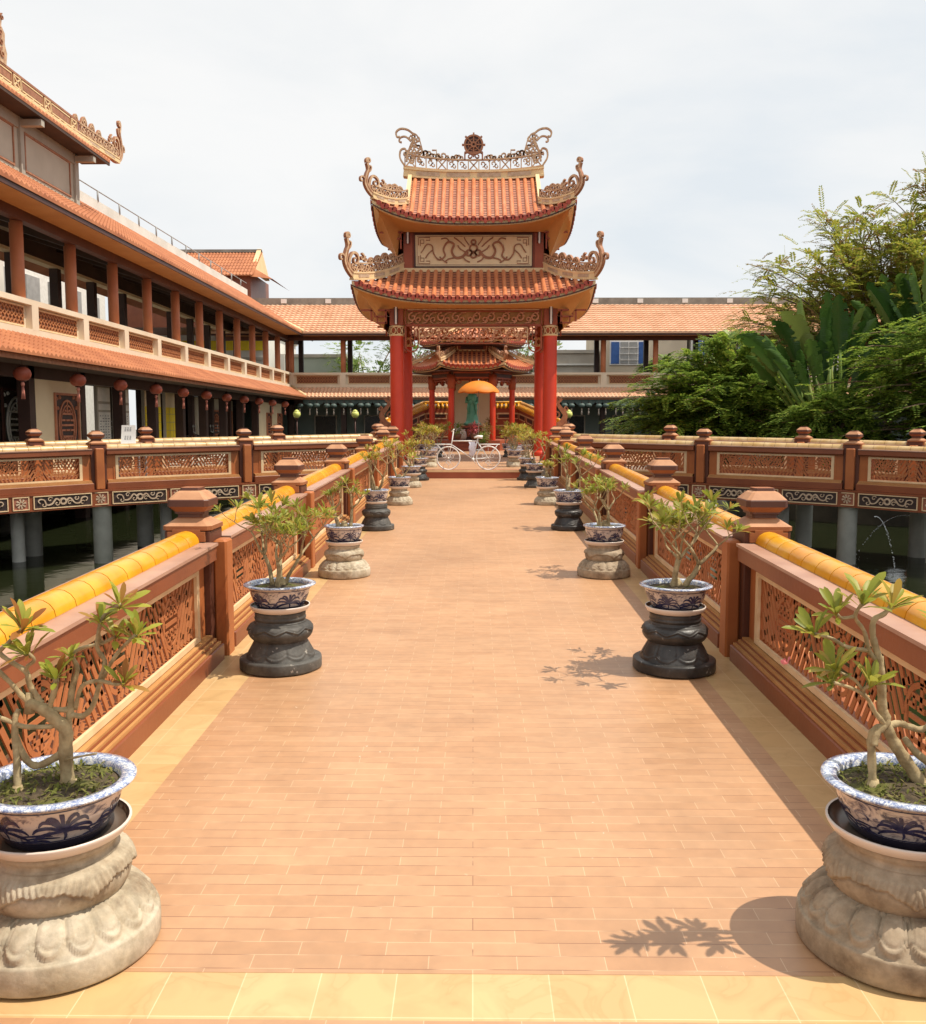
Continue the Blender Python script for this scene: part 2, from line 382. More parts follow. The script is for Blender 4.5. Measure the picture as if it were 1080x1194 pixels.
# direction check: light comes from azimuth SUN_AZ measured clockwise from +Y
d = Vector((math.sin(SUN_AZ)*math.cos(R(SUN_EL)), math.cos(SUN_AZ)*math.cos(R(SUN_EL)), math.sin(R(SUN_EL))))
so.rotation_euler = d.to_track_quat('Z', 'Y').to_euler()
w = bpy.data.worlds.new('World'); sc.world = w; w.use_nodes = True
nt = w.node_tree; bg = nt.nodes['Background']; bg.inputs['Strength'].default_value = .1
sky = nt.nodes.new('ShaderNodeTexSky'); sky.sky_type = 'NISHITA'; sky.sun_disc = False
sky.sun_elevation = R(SUN_EL); sky.sun_rotation = SUN_AZ
tc = nt.nodes.new('ShaderNodeTexCoord')
mp = nt.nodes.new('ShaderNodeMapping'); nt.links.new(tc.outputs['Generated'], mp.inputs['Vector']); mp.inputs['Scale'].default_value = (1, 1, 2.6)
mp.inputs['Location'].default_value = (.35, .2, .1)
n1 = noise(nt, 2.1, 7, .52, mp.outputs[0], .3)
cloud = ramp(nt, n1.outputs['Fac'], [(.36,(6.8,7.2,7.5)),(.48,(7.75,7.85,7.85)),(.60,(8.3,8.27,8.15))])
nt.links.new(mix(nt, .93, sky.outputs[0], cloud), bg.inputs['Color'])
sc.view_settings.view_transform = 'Standard'; sc.view_settings.look = 'None'
sc.view_settings.exposure = .27; sc.view_settings.gamma = 1
sc.cycles.use_denoising = True
sc.cycles.max_bounces = 6; sc.cycles.diffuse_bounces = 3; sc.cycles.glossy_bounces = 3
sc.cycles.transparent_max_bounces = 6; sc.cycles.transmission_bounces = 2
sc.cycles.sample_clamp_indirect = 6

# ------------------------------------------------------------------ setting: ground, water, paths
def shear(x, y, z): return (x, y, z + SL*y)
CX = .02
b = MB(); b.box(-400, 400, -200, 600, -2.4, -2.2); tag(b.build('ground', 'bank_soil'), kind='structure')
b = MB(); b.add([(-60,-30,-1.0),(60,-30,-1.0),(60,80,-1.0),(-60,80,-1.0)], [(0,1,2,3)]); tag(b.build('pond_water', 'pond_water'), kind='structure')
E0 = 19.28
b = MB(shear)
b.box(CX-1.33, CX+1.33, 2.47, E0, -.25, 0)
b.box(CX-1.9, CX+1.9, -3.5, 2.27, -.25, 0)
tag(b.build('path', 'brick_paving'), kind='structure')
b = MB(shear)
for x0, x1 in ((-1.9, -1.33), (1.33, 1.9)): b.box(CX+x0, CX+x1, 2.47, 21.2, -.25, -.001)
b.box(CX-1.9, CX+1.9, 2.27, 2.47, -.25, -.001)
tag(b.build('path_border', 'border_tile'), kind='structure')
PZ = .64   # island level
b = MB()
b.box(CX-1.35, CX+1.35, E0, 19.62, .2, PZ, 0)               # red step up to the island
b.box(CX-1.35, CX+1.35, E0-.02, E0+.02, PZ-.045, PZ+.003, 1)
tag(b.build('path_step', ['step_red', 'cream_line']), kind='structure')
b = MB()
poly = [(CX+7.2*math.sin(2*PI*k/28), 28.6+8.6*math.cos(2*PI*k/28)) for k in range(28)]
b.prism(poly, lambda a, c, d: (a, c, d), PZ-.003, -2.2, 0, 1)
b.box(CX-1.34, CX+1.34, 19.62, 21.0, -.4, PZ, 0)
tag(b.build('island_terrace_ground', ['brick_paving', 'grey_wall']), kind='structure')

# ------------------------------------------------------------------ balustrades
surf('step_cream', (.52,.27,.095), (.44,.21,.07), 6, .55)
def bay_xf(A, B, slope=SL):
    A = Vector(A); B = Vector(B); e = (B-A); L = e.length; e = e/L; n = Vector((-e.y, e.x))
    def f(u, v, z):
        p = A + e*u + n*v
        return (p.x, p.y, z + slope*p.y)
    return f, L

def fret_shapes(Lx, H):
    """the pierced fret: slanting meander bars between round longevity medallions; returns 2D ribbons"""
    out = []; r = H*.37
    meds = [Lx*.17, Lx*.5, Lx*.83] if Lx > 1.7 else [Lx*.28, Lx*.72]
    cy = H/2; K = .62; pitch = .066; w_ = .030
    def inside(x, y):
        return all(math.hypot((x-mx)*1.12, y-cy) > r+.016 for mx in meds) and .004 < y < H-.004 and .004 < x < Lx-.004
    zones = [0] + [(meds[i]+meds[i+1])/2 for i in range(len(meds)-1)] + [Lx]
    bounds = sorted(zones + meds)
    for zi in range(len(bounds)-1):
        x0, x1 = bounds[zi], bounds[zi+1]; sgn = 1 if zi % 2 else -1
        X = lambda k, t: k + (t if sgn > 0 else 1-t)*H*K
        n = 0; k = x0 - H*K
        while k < x1 + .01:
            cut = (.22, .66) if n % 2 else (.44, .86)
            seg = []; N = 60
            for i in range(N+1):
                t = i/N; x, y = X(k, t), t*H
                if x0+.004 <= x <= x1-.004 and inside(x, y): seg.append((x, y))
                else:
                    if len(seg) > 3: out.append(([seg[0], seg[-1]], w_))
                    seg = []
            if len(seg) > 3: out.append(([seg[0], seg[-1]], w_))
            for c in cut:        # short bridges between neighbouring bars close the slots
                p = (X(k, c), c*H); s2 = (p[0]+pitch*.9, p[1]-sgn*pitch*.42)
                if x0+.01 < p[0] < x1-.01 and x0 < s2[0] < x1 and inside(*p) and inside(*s2): out.append(([p, s2], w_))
            k += pitch; n += 1
    for mx in meds:
        ring = lambda q: [(mx+math.cos(a)*r*q/1.12, cy+math.sin(a)*r*q) for a in [2*PI*i/24 for i in range(25)]]
        out.append((ring(1), .024))
        for yy in (-.62,-.32,0,.32,.62):
            hw = math.sqrt(1-yy*yy)*r/1.12*.96
            if abs(yy) in (.32,):
                out.append(([(mx-hw, cy+yy*r), (mx-hw*.42, cy+yy*r)], .022)); out.append(([(mx-hw*.25, cy+yy*r), (mx+hw*.25, cy+yy*r)], .022)); out.append(([(mx+hw*.42, cy+yy*r), (mx+hw, cy+yy*r)], .022))
            else: out.append(([(mx-hw*.8, cy+yy*r), (mx+hw*.8, cy+yy*r)], .022))
        out.append(([(mx, cy-r*.97), (mx, cy-r*.32)], .022)); out.append(([(mx, cy+r*.32), (mx, cy+r*.97)], .022))
        for s in (-1, 1):
            out.append(([(mx-r*.42, cy+s*r*.62), (mx-r*.42, cy+s*r*.32)], .018)); out.append(([(mx+r*.42, cy+s*r*.62), (mx+r*.42, cy+s*r*.32)], .018))
            out.append(([(mx, cy+s*r), (mx, cy+s*H/2)], .03))
    return out

COP = [0]
def bay(parent, A, B, side, end0=.16, end1=.16, glaze='coping_glaze'):
    """one bay between two post centres; side = +1 / -1 says which face carries the carved plate"""
    f, L = bay_xf(A, B); u0, u1 = end0, L-end1
    b = MB(f); b.box(u0-.02, u1+.02, -.215, .215, -.02, .10, 0, .006)
    for k, (vv, z0, z1, mi) in enumerate(((.20,.10,.116,1),(.185,.116,.120,0),(.172,.120,.134,1),(.158,.134,.138,0),(.146,.138,.150,1))):
        b.box(u0, u1, -vv, vv, z0, z1, mi)
    b.build('plinth', ['brown_paint', 'step_cream'], parent)
    b = MB(f); b.box(u0-.01, u1+.01, -.185, .185, .625, .715, 0, .004); b.box(u0-.01, u1+.01, -.195, .195, .715, .732, 1)  # ledge top coloured paler to carry the sky's reflection
    b.build('beam', ['brown_paint', 'ledge_sky_sheen'], parent)
    # glazed half-round coping, one short tile after another
    b = MB(f); n = max(2, round((u1-u0)/.205)); s = (u1-u0)/n
    for i in range(n):
        a0 = u0+i*s; v = []
        for (uu, rr) in ((a0+.003,.0735),(a0+.008,.0742),(a0+s*.4,.0742),(a0+s*.7,.0738),(a0+s-.003,.0732)):
            for k in range(9):
                an = PI*k/8; v.append((uu, -1.12*rr*math.cos(an), .733+rr*math.sin(an)))
        fs = [(j*9+k, j*9+k+1, j*9+10+k, j*9+9+k) for j in range(4) for k in range(8)]
        b.add(v, fs, 0, True)
        b.add(v[:9], [tuple(range(8,-1,-1))], 0, False)
        b.add(v[-9:], [tuple(range(9))], 0, False)
    b.add([(uu, -1.1*.069*math.cos(PI*k/8), .733+.068*math.sin(PI*k/8)) for uu in (u0, u1) for k in range(9)], [(k, k+1, k+10, k+9) for k in range(8)], 1, True)
    b.build('coping', [glaze, 'dark_trim'], parent)
    # the field: outer frame, cream line, pierced plate
    p0, p1 = u0+.20, u1-.20; z0, z1 = .175, .575
    b = MB(f)
    b.box(u0-.01, p0, -.10, .10, .15, .625, 0); b.box(p1, u1+.01, -.10, .10, .15, .625, 0)
    b.box(p0, p1, -.10, .10, .15, z0, 0); b.box(p0, p1, -.10, .10, z1, .625, 0)
    for sgn in (side,):
        q = sorted((sgn*.1, sgn*.118)); g = sorted((sgn*.1, sgn*.109))
        b.box(p0-.05, p0, q[0], q[1], z0-.02, z1+.02, 1); b.box(p1, p1+.05, q[0], q[1], z0-.02, z1+.02, 1)
        b.box(p0, p1, q[0], q[1], z0-.02, z0+.012, 1); b.box(p0, p1, q[0], q[1], z1-.012, z1+.02, 1)
        b.box(p0-.09, p1+.09, g[0], g[1], z1+.02, z1+.036, 0); b.box(p0-.09, p0-.05, g[0], g[1], z0-.02, z1+.02, 0); b.box(p1+.05, p1+.09, g[0], g[1], z0-.02, z1+.02, 0)
    b.build('panel_frame', ['pilaster_paint', 'cream_line'], parent)
    b = MB(f)
    W, H = p1-p0, z1-z0-.024
    d = sorted((side*.086, side*.093))
    if side > 0: d = d[::-1]
    for pts, w_ in fret_shapes(W, H):
        b.ribbon([(p0+x, z0+.012+y) for x, y in pts], w_, lambda x, y, dd: (x, dd, y), d[0] if side < 0 else d[0], d[1])
    return b.build('fret_panel', ['fret_paint'], parent)

def octo(h, c): return [(h,-h+c),(h,h-c),(h-c,h),(-h+c,h),(-h,h-c),(-h,-h+c),(-h+c,-h),(h-c,-h)]
CAPP = [(.146,.80,.2),(.151,.805,.15),(.151,.830,.15),(.140,.836,.15),(.088,.872,.17),(.078,.878,.17),(.078,.898,.17),(.093,.902,.17),(.093,.914,.17),(.120,.942,.17),(.128,.948,.17),(.128,.986,.17),(.124,.992,.17),(.084,1.034,.2),(.064,1.044,.2),(.061,1.062,.2)]
def post(parent, P, ang, side, outer=False):
    z = SL*P[1]; ca, sa = math.cos(ang), math.sin(ang)
    def f(u, v, zz): return (P[0]+ca*u-sa*v, P[1]+sa*u+ca*v, z+zz)
    b = MB(f)
    b.box(-.14, .14, -.14, .14, -.3, .80, 0, .006)
    v0, v1 = sorted((side*.14, side*.225))
    b.box(-.076, .076, v0, v1, -.27 if outer else -.02, .735, 1, .012)
    # moulded collar where the coping dies into the post
    for s in (-1, 1):
        x0, x1 = sorted((s*.14, s*.165))
        b.box(x0, x1, -.115, .115, .735, .795, 2); b.box(x0, x1, -.085, .085, .795, .808, 2)
    o = b.build('post', ['dark_brown_paint', 'pilaster_paint', 'cap_paint'], parent)
    b = MB(f); v = []; n = 0
    for h, zz, c in CAPP:
        v += [(x, y, zz) for x, y in octo(h, h*c)]; n += 1
    fs = [(j*8+k, j*8+(k+1)%8, j*8+8+(k+1)%8, j*8+8+k) for j in range(n-1) for k in range(8)] + [tuple(range((n-1)*8, n*8))]
    mi = []
    b.add(v, fs, 0, False)
    for i in range(len(b.mi)):
        j = i//8
        b.mi[i] = 1 if j in (2, 3, 12, 13) else (2 if j in (5, 6, 7, 10, 11, 14) else 0)  # upward slopes coloured paler as if sunlit, upright bands darker as if shaded
    b.build('cap', ['cap_paint', 'cap_lit', 'cap_shade'], o)
    return o
surf('cap_lit', (.52,.27,.145), (.38,.18,.095), 6, .6, .2)

YP = [-.37, 2.72, 5.81, 8.90, 12.0, 15.1, 18.2]
def main_balustrade(sx, label):
    X = CX + sx*1.79
    root = empty('balustrade', (0,0,0), label, 'balustrade', 'balustrades lining the foot bridge')
    ys = YP + [20.35]
    for i in range(len(ys)-1):
        bay(root, (X, ys[i]), (X, ys[i+1]), sx)
    for y in ys: post(root, (X, y), PI/2, sx)
    return root
# bay frame: u runs +Y, v = -X, so the inner face of the right-hand run is +v
main_balustrade(1, 'carved brown balustrade with yellow coping, its inner side in shade, along the foot bridge')
main_balustrade(-1, 'carved brown balustrade with yellow coping, its inner side sunlit, along the foot bridge')

# curved side bridges
FR = [(1.98, 20.35), (4.62, 18.65), (7.0, 17.15), (9.1, 15.2), (10.9, 12.9)]
RR = [(2.35, 22.9), (4.55, 21.5), (7.05, 19.9), (8.75, 18.4), (10.6, 16.6), (12.4, 14.6)]
surf('relief_tile', (.40,.15,.09), (.30,.10,.06), 8, .6)
def relief(b, f, u0, u1, z0, z1):
    """cloud-dragon scroll in low relief on a dark panel, on the outer (-v) face"""
    v = -.262
    F = lambda x, y, d: f(x, d, y)
    W = u1-u0; H = z1-z0; cx = (u0+u1)/2; cz = (z0+z1)/2
    for s in (-1, 1):
        pts = smooth([(cx+s*W*.05, cz), (cx+s*W*.12, cz+H*.25), (cx+s*W*.20, cz-H*.18), (cx+s*W*.29, cz-H*.22), (cx+s*W*.33, cz+H*.18), (cx+s*W*.40, cz+H*.26), (cx+s*W*.43, cz+.02), (cx+s*W*.40, cz-.02)], 4)
        b.ribbon(pts, [.026-.012*i/len(pts) for i in range(len(pts))], F, v, v+.02, 0)
        for a, c, t in ((.11,-.15,.9),(.23,.22,-.9),(.34,-.22,.8)):
            b.ribbon(spiral(cx+s*W*a, cz+H*c, .045, .012, .5, t*s, 8), .014, F, v, v+.02, 0)
    b.ribbon([(cx+math.cos(a)*.05, cz+math.sin(a)*.05) for a in [2*PI*i/10 for i in range(11)]], .03, F, v, v+.02, 0)
def curved_bridge(mx, label):
    P = [(mx*x, y) for x, y in FR]; Q = [(mx*x, y) for x, y in RR]
    root = empty('curved_bridge', (mx*6, 18, 0), label, 'bridge', 'curved side bridges over the pond')
    root.location = (0,0,0)
    b = MB(shear)
    ring = P + Q[::-1]
    if mx < 0: ring = ring[::-1]
    b.prism(ring, lambda a, c, d: (a, c, d), -.02, -.26, 0, 0)
    b.build('deck', ['brown_paint'], root)
    # edge beam with relief panels on the outer face of the near side
    for i in range(len(P)-1):
        A, B = (P[i], P[i+1]) if mx > 0 else (P[i+1], P[i])
        f, L = bay_xf(A, B)
        b = MB(f); b.box(.0, L, -.235, .2, -.33, -.021, 0); b.box(-.0, L, -.25, -.235, -.055, -.022, 0); b.box(0, L, -.25, -.235, -.33, -.305, 0)
        o = b.build('edge_beam', ['brown_paint'], root)
        h = L/2
        for k in range(2):
            c = h*k + h/2
            for (w_, kind) in ((h-.44, 0), (.25, 1)):
                cc = c if kind == 0 else h*k
                if kind == 1 and k == 0: cc = 0.0
                x0, x1 = cc-w_/2, cc+w_/2; z0, z1 = -.285, -.075
                b = MB(f)
                b.box(x0, x1, -.242, -.236, z0, z1, 1 if kind == 0 else 2)
                for (a0, a1, c0, c1) in ((x0,x1,z0-.012,z0+.004),(x0,x1,z1-.004,z1+.012),(x0-.012,x0+.004,z0-.012,z1+.012),(x1-.004,x1+.012,z0-.012,z1+.012)):
                    b.box(a0, a1, -.258, -.2365, c0, c1, 3)
                if kind == 0:
                    s0 = MB(None); s0.cur = 0; b2 = b; b.xf = None; relief(b, f, x0, x1, z0, z1)
                else:
                    b.xf = None; F = lambda x, y, d: f(x, d, y)
                    for q in range(8):
                        a = 2*PI*q/8; mcx, mcz = (x0+x1)/2, (z0+z1)/2
                        b.ribbon([(mcx+.02*math.cos(a), mcz+.02*math.sin(a)), (mcx+.085*math.cos(a+.2), mcz+.085*math.sin(a+.2))], [.014,.034], F, -.258, -.24, 0)
                b.build('relief_panel', ['relief_cream', 'panel_dark', 'relief_tile', 'cream_line'], o)
    for i in range(len(P)):
        for pt, zz in ((P[i], 0), (Q[min(i, len(Q)-1)], 1)):
            if i == 0: continue
            dx = .35 if i == 1 else 0
            bb = MB(); x, y = pt
            x -= mx*.04; y += .06 if zz == 0 else -.3
            bb.lathe([(.17,-2.2),(.17,SL*y-.36),(.19,SL*y-.35),(.19,SL*y-.255)], 14, (x, y, 0))
            bb.build('pier', ['concrete_pier'], root)
    for i in range(len(P)-1):
        m_ = ((P[i][0]+P[i+1][0])/2, (P[i][1]+P[i+1][1])/2)
        bb = MB(); bb.lathe([(.12,-2.2),(.12,SL*m_[1]-.255)], 12, (m_[0]+mx*.55, m_[1]+1.1, 0)); bb.build('pier', ['concrete_pier'], root)
    # outer and inner balustrades
    for (pts, lab, sgn) in ((P, 'near', -1), (Q, 'far', -1)):
        word = 'sunlit' if mx < 0 else 'shaded'
        rt = empty('balustrade', (0,0,0), 'carved brown balustrade on the %s edge of the curved bridge by the %s' % (lab, 'lantern-hung gallery' if mx < 0 else 'leafy garden'), 'balustrade', 'balustrades of the curved side bridges')
        for i in range(len(pts)-1):
            A, B = (pts[i], pts[i+1]) if mx > 0 else (pts[i+1], pts[i])
            bay(rt, A, B, sgn, glaze='coping_muted')
        for i, p in enumerate(pts):
            a = pts[max(i-1,0)]; c = pts[min(i+1,len(pts)-1)]
            ang = math.atan2(c[1]-a[1], c[0]-a[0]) if mx > 0 else math.atan2(a[1]-c[1], a[0]-c[0])
            post(rt, p, ang, -1, outer=(lab == 'near' and False))
curved_bridge(1, 'curved brown footbridge with dragon relief panels leading towards the leafy garden')
curved_bridge(-1, 'curved brown footbridge with dragon relief panels leading towards the lantern-hung gallery')

# ------------------------------------------------------------------ stone pedestals, saucers, potted adeniums
def sstep(a, b, x):
    t = max(0, min(1, (x-a)/(b-a))); return t*t*(3-2*t)
def make_pedestal(kind, loc, label, rot, sc_=1.0, seg=96, mat=None):
    """lotus pedestal in one turn: plinth disc, ring of petals, swollen drum, neck"""
    root = empty('stone_pedestal', loc, label, 'pedestal', 'stone lotus pedestals under the flower pots', rot)
    root.scale = (sc_,)*3
    if kind == 'pale':
        RB = .292; mat = mat or 'pale_stone'
        prof = [(.284,0),(.290,.003),(.293,.010),(.294,.05),(.292,.080),(.290,.085),(.286,.088),(.20,.089)]
        b = MB(); b.lathe(prof, seg); b.build('plinth', mat, root)
        NP = 19; NR = 36; pr = []
        for i in range(NR+1):
            t = i/NR; pr.append((.284-.090*t, .087+.076*math.sin(t*PI/2)**1.15))
        pr += [(.186,.165),(.178,.172)]
        def fn(a, j, r, z):
            t = min(1, j/NR); u = (a*NP/(2*PI)) % 1; x = abs(u-.5)*2; jit = .03*math.sin(3.1*int(a*NP/(2*PI)))
            f = t-(.06+jit+.42*x**2.6)
            up = sstep(0, .035, f)*(1-.85*sstep(.87, .97, x)*(1-sstep(.9,1,t)))
            inner = math.exp(-((f-.16)/.035)**2)*(1-sstep(.72,.8,x))
            scal = math.exp(-((x-.74)/.07)**2)*sstep(.25,.4,t)
            d = .016*up - .006*inner - .006*scal
            if t < .04: d = 0
            return r + d*.45, z + d*.9
        b = MB(); b.lathe(pr, seg*3, fn=fn, cap=False); b.build('petal_ring', mat, root)
        NR2 = 34
        pr = [(.174,.166)] + [(.176+.036*math.sin(PI*i/NR2)**.62, .168+.132*i/NR2) for i in range(NR2+1)] + [(.180,.303),(.174,.306),(.171,.310),(.171,.322),(.174,.325),(.178,.330),(.178,.343),(.176,.345)]
        NL = 5
        def fn(a, j, r, z):
            if not 1 <= j <= NR2+1: return r, z
            t = (j-1)/NR2; u = (a*NL/(2*PI)) % 1; x = abs(u-.5)*2
            saw = abs(((a*NL*5/(2*PI)) % 1)-.5)*2
            low = .60 - .30*max(0, 1-x*1.7)**1.3 + .045*saw
            ins = sstep(0, .03, t-low)*sstep(.0, .10, .95-t)
            vein = math.sin(a*NL*15 + (t-.9)*14*(1 if u > .5 else -1))
            return r + .012*ins + .0034*vein*ins - .005*math.exp(-((t-low+.02)/.03)**2), z
        b = MB(); b.lathe(pr, seg*3, fn=fn); b.build('drum', mat, root)
    else:
        mat = mat or 'black_stone'
        nn = 9
        def fn0(a, j, r, z): return (r*(1+.016*abs(math.sin(a*nn/2))) if 1 <= j <= 6 else r), z
        b = MB(); b.lathe([(.236,0),(.241,.003),(.243,.010),(.243,.056),(.241,.063),(.236,.067),(.15,.068)], seg, fn=fn0); b.build('plinth', mat, root)
        NR = 22
        pr = [(.206,.066)] + [(.204-.046*(i/NR)**.85, .071+.093*(i/NR)**.9) for i in range(NR+1)] + [(.158,.168),(.154,.173)]
        NP = 9
        def fn(a, j, r, z):
            u = (a*NP/(2*PI)) % 1; x = abs(u-.5)*2; t = min(1, j/NR)
            f = t-(.02+.30*x**2.2)
            d = .009*sstep(0,.10,f)*(1-.8*sstep(.86,.98,x)) - .004*math.exp(-((f-.2)/.05)**2)
            return r + d*.7*(1-t*.6), z + d*.5*(1-t)
        b = MB(); b.lathe(pr, seg*2, fn=fn, cap=False); b.build('petal_ring', mat, root)
        NR2 = 30
        pr = [(.152,.168)] + [(.154+.040*math.sin(PI*i/NR2)**.8, .170+.112*i/NR2) for i in range(NR2+1)] + [(.156,.284),(.150,.287),(.147,.291),(.148,.297),(.152,.300),(.154,.306),(.154,.312),(.150,.317),(.151,.322),(.152,.338),(.150,.345)]
        def fn(a, j, r, z):
            if not 1 <= j <= NR2+1: return r, z
            t = (j-1)/NR2; u = (a*NP/(2*PI)) % 1; x = abs(u-.5)*2
            low = .50+.22*x
            return r + .009*sstep(0,.05, t-low)*sstep(0,.12,.98-t) - .004*math.exp(-((t-low+.02)/.035)**2) - .0035*math.exp(-((t-low-.12)/.03)**2), z
        b = MB(); b.lathe(pr, seg*2, fn=fn); b.build('drum', mat, root)
    return root
def make_saucer(loc, label, rad):
    b = MB()
    b.lathe([(rad*.80,.0),(rad*.93,.010),(rad*.985,.028),(rad,.036),(rad*.997,.041),(rad*.965,.040)], 48, cap=False)
    b.lathe([(rad*.965,.040),(rad*.94,.020),(rad*.80,.011),(.001,.010)], 48, mi=1, cap=False)
    b.lathe([(rad*.80,0),(.001,.0)], 24, cap=False)
    o = b.build('saucer', ['saucer_white', 'saucer_inner']); o.location = loc
    return tag(o, label, 'saucer', 'pale saucers under the flower pots')

def leaf(b, base, d, up, L, W, mi=None, bend=.25):
    d = d.normalized(); s = d.cross(up)
    if s.length < 1e-3: s = d.cross(Vector((1,0,0)))
    s.normalize(); n = s.cross(d).normalized(); vs = []
    for t, w in ((0,.10),(.35,.55),(.68,1.0),(.9,.7),(1,.12)):
        c = base + d*(L*t) - n*(bend*L*t*t)
        h = W*.5*w
        vs += [tuple(c - s*h + n*(h*.35)), tuple(c), tuple(c + s*h + n*(h*.35))]
    fs = []
    for i in range(4):
        a = i*3; fs += [(a,a+1,a+4,a+3), (a+1,a+2,a+5,a+4)]
    b.add(vs, fs, mi, True)
def rosette(b, p, d, rg, n, L, mi=None, spread=(35,80), wide=.33):
    d = d.normalized(); a0 = rg.random()*6.28
    ref = Vector((0,0,1)) if abs(d.z) < .9 else Vector((1,0,0))
    u = d.cross(ref).normalized(); w = d.cross(u)
    for i in range(n):
        a = a0 + i*2.4 + rg.uniform(-.3,.3); th = R(rg.uniform(*spread))*(.45+.55*(1-i/n)**.6)
        dd = d*math.cos(th) + (u*math.cos(a)+w*math.sin(a))*math.sin(th)
        l = L*rg.uniform(.65,1.1)
        leaf(b, p - d*rg.uniform(0,.02), dd, d, l, l*wide*rg.uniform(.85,1.15), mi, rg.uniform(.05,.35))

def grow(stems, tips, rg, p, d, r, L, depth, spread):
    n = 5; pts = [p]; rad = [r]; q = p.copy(); dd = d.normalized()
    bend = Vector((rg.uniform(-1,1), rg.uniform(-1,1), rg.uniform(-.4,.6)))*.55
    for i in range(n):
        dd = (dd + bend*.28 + Vector((rg.uniform(-.16,.16), rg.uniform(-.16,.16), rg.uniform(-.05,.12)))).normalized()
        if i == 2: bend = -bend*.7 + Vector((0,0,.3))
        q = q + dd*(L/n); pts.append(q.copy()); rad.append(r*(1-.32*(i+1)/n))
    stems.append((pts, rad))
    if depth == 0:
        tips.append((q, dd)); return
    k = rg.choice((2,2,3))
    a0 = rg.random()*6.28
    for i in range(k):
        a = a0 + i*2*PI/k + rg.uniform(-.5,.5)
        out = Vector((math.cos(a)*spread, math.sin(a)*spread, rg.uniform(.2,.8)))
        grow(stems, tips, rg, q, (dd*.6+out).normalized(), rad[-1]*.82, L*rg.uniform(.55,.95), depth-1, spread)

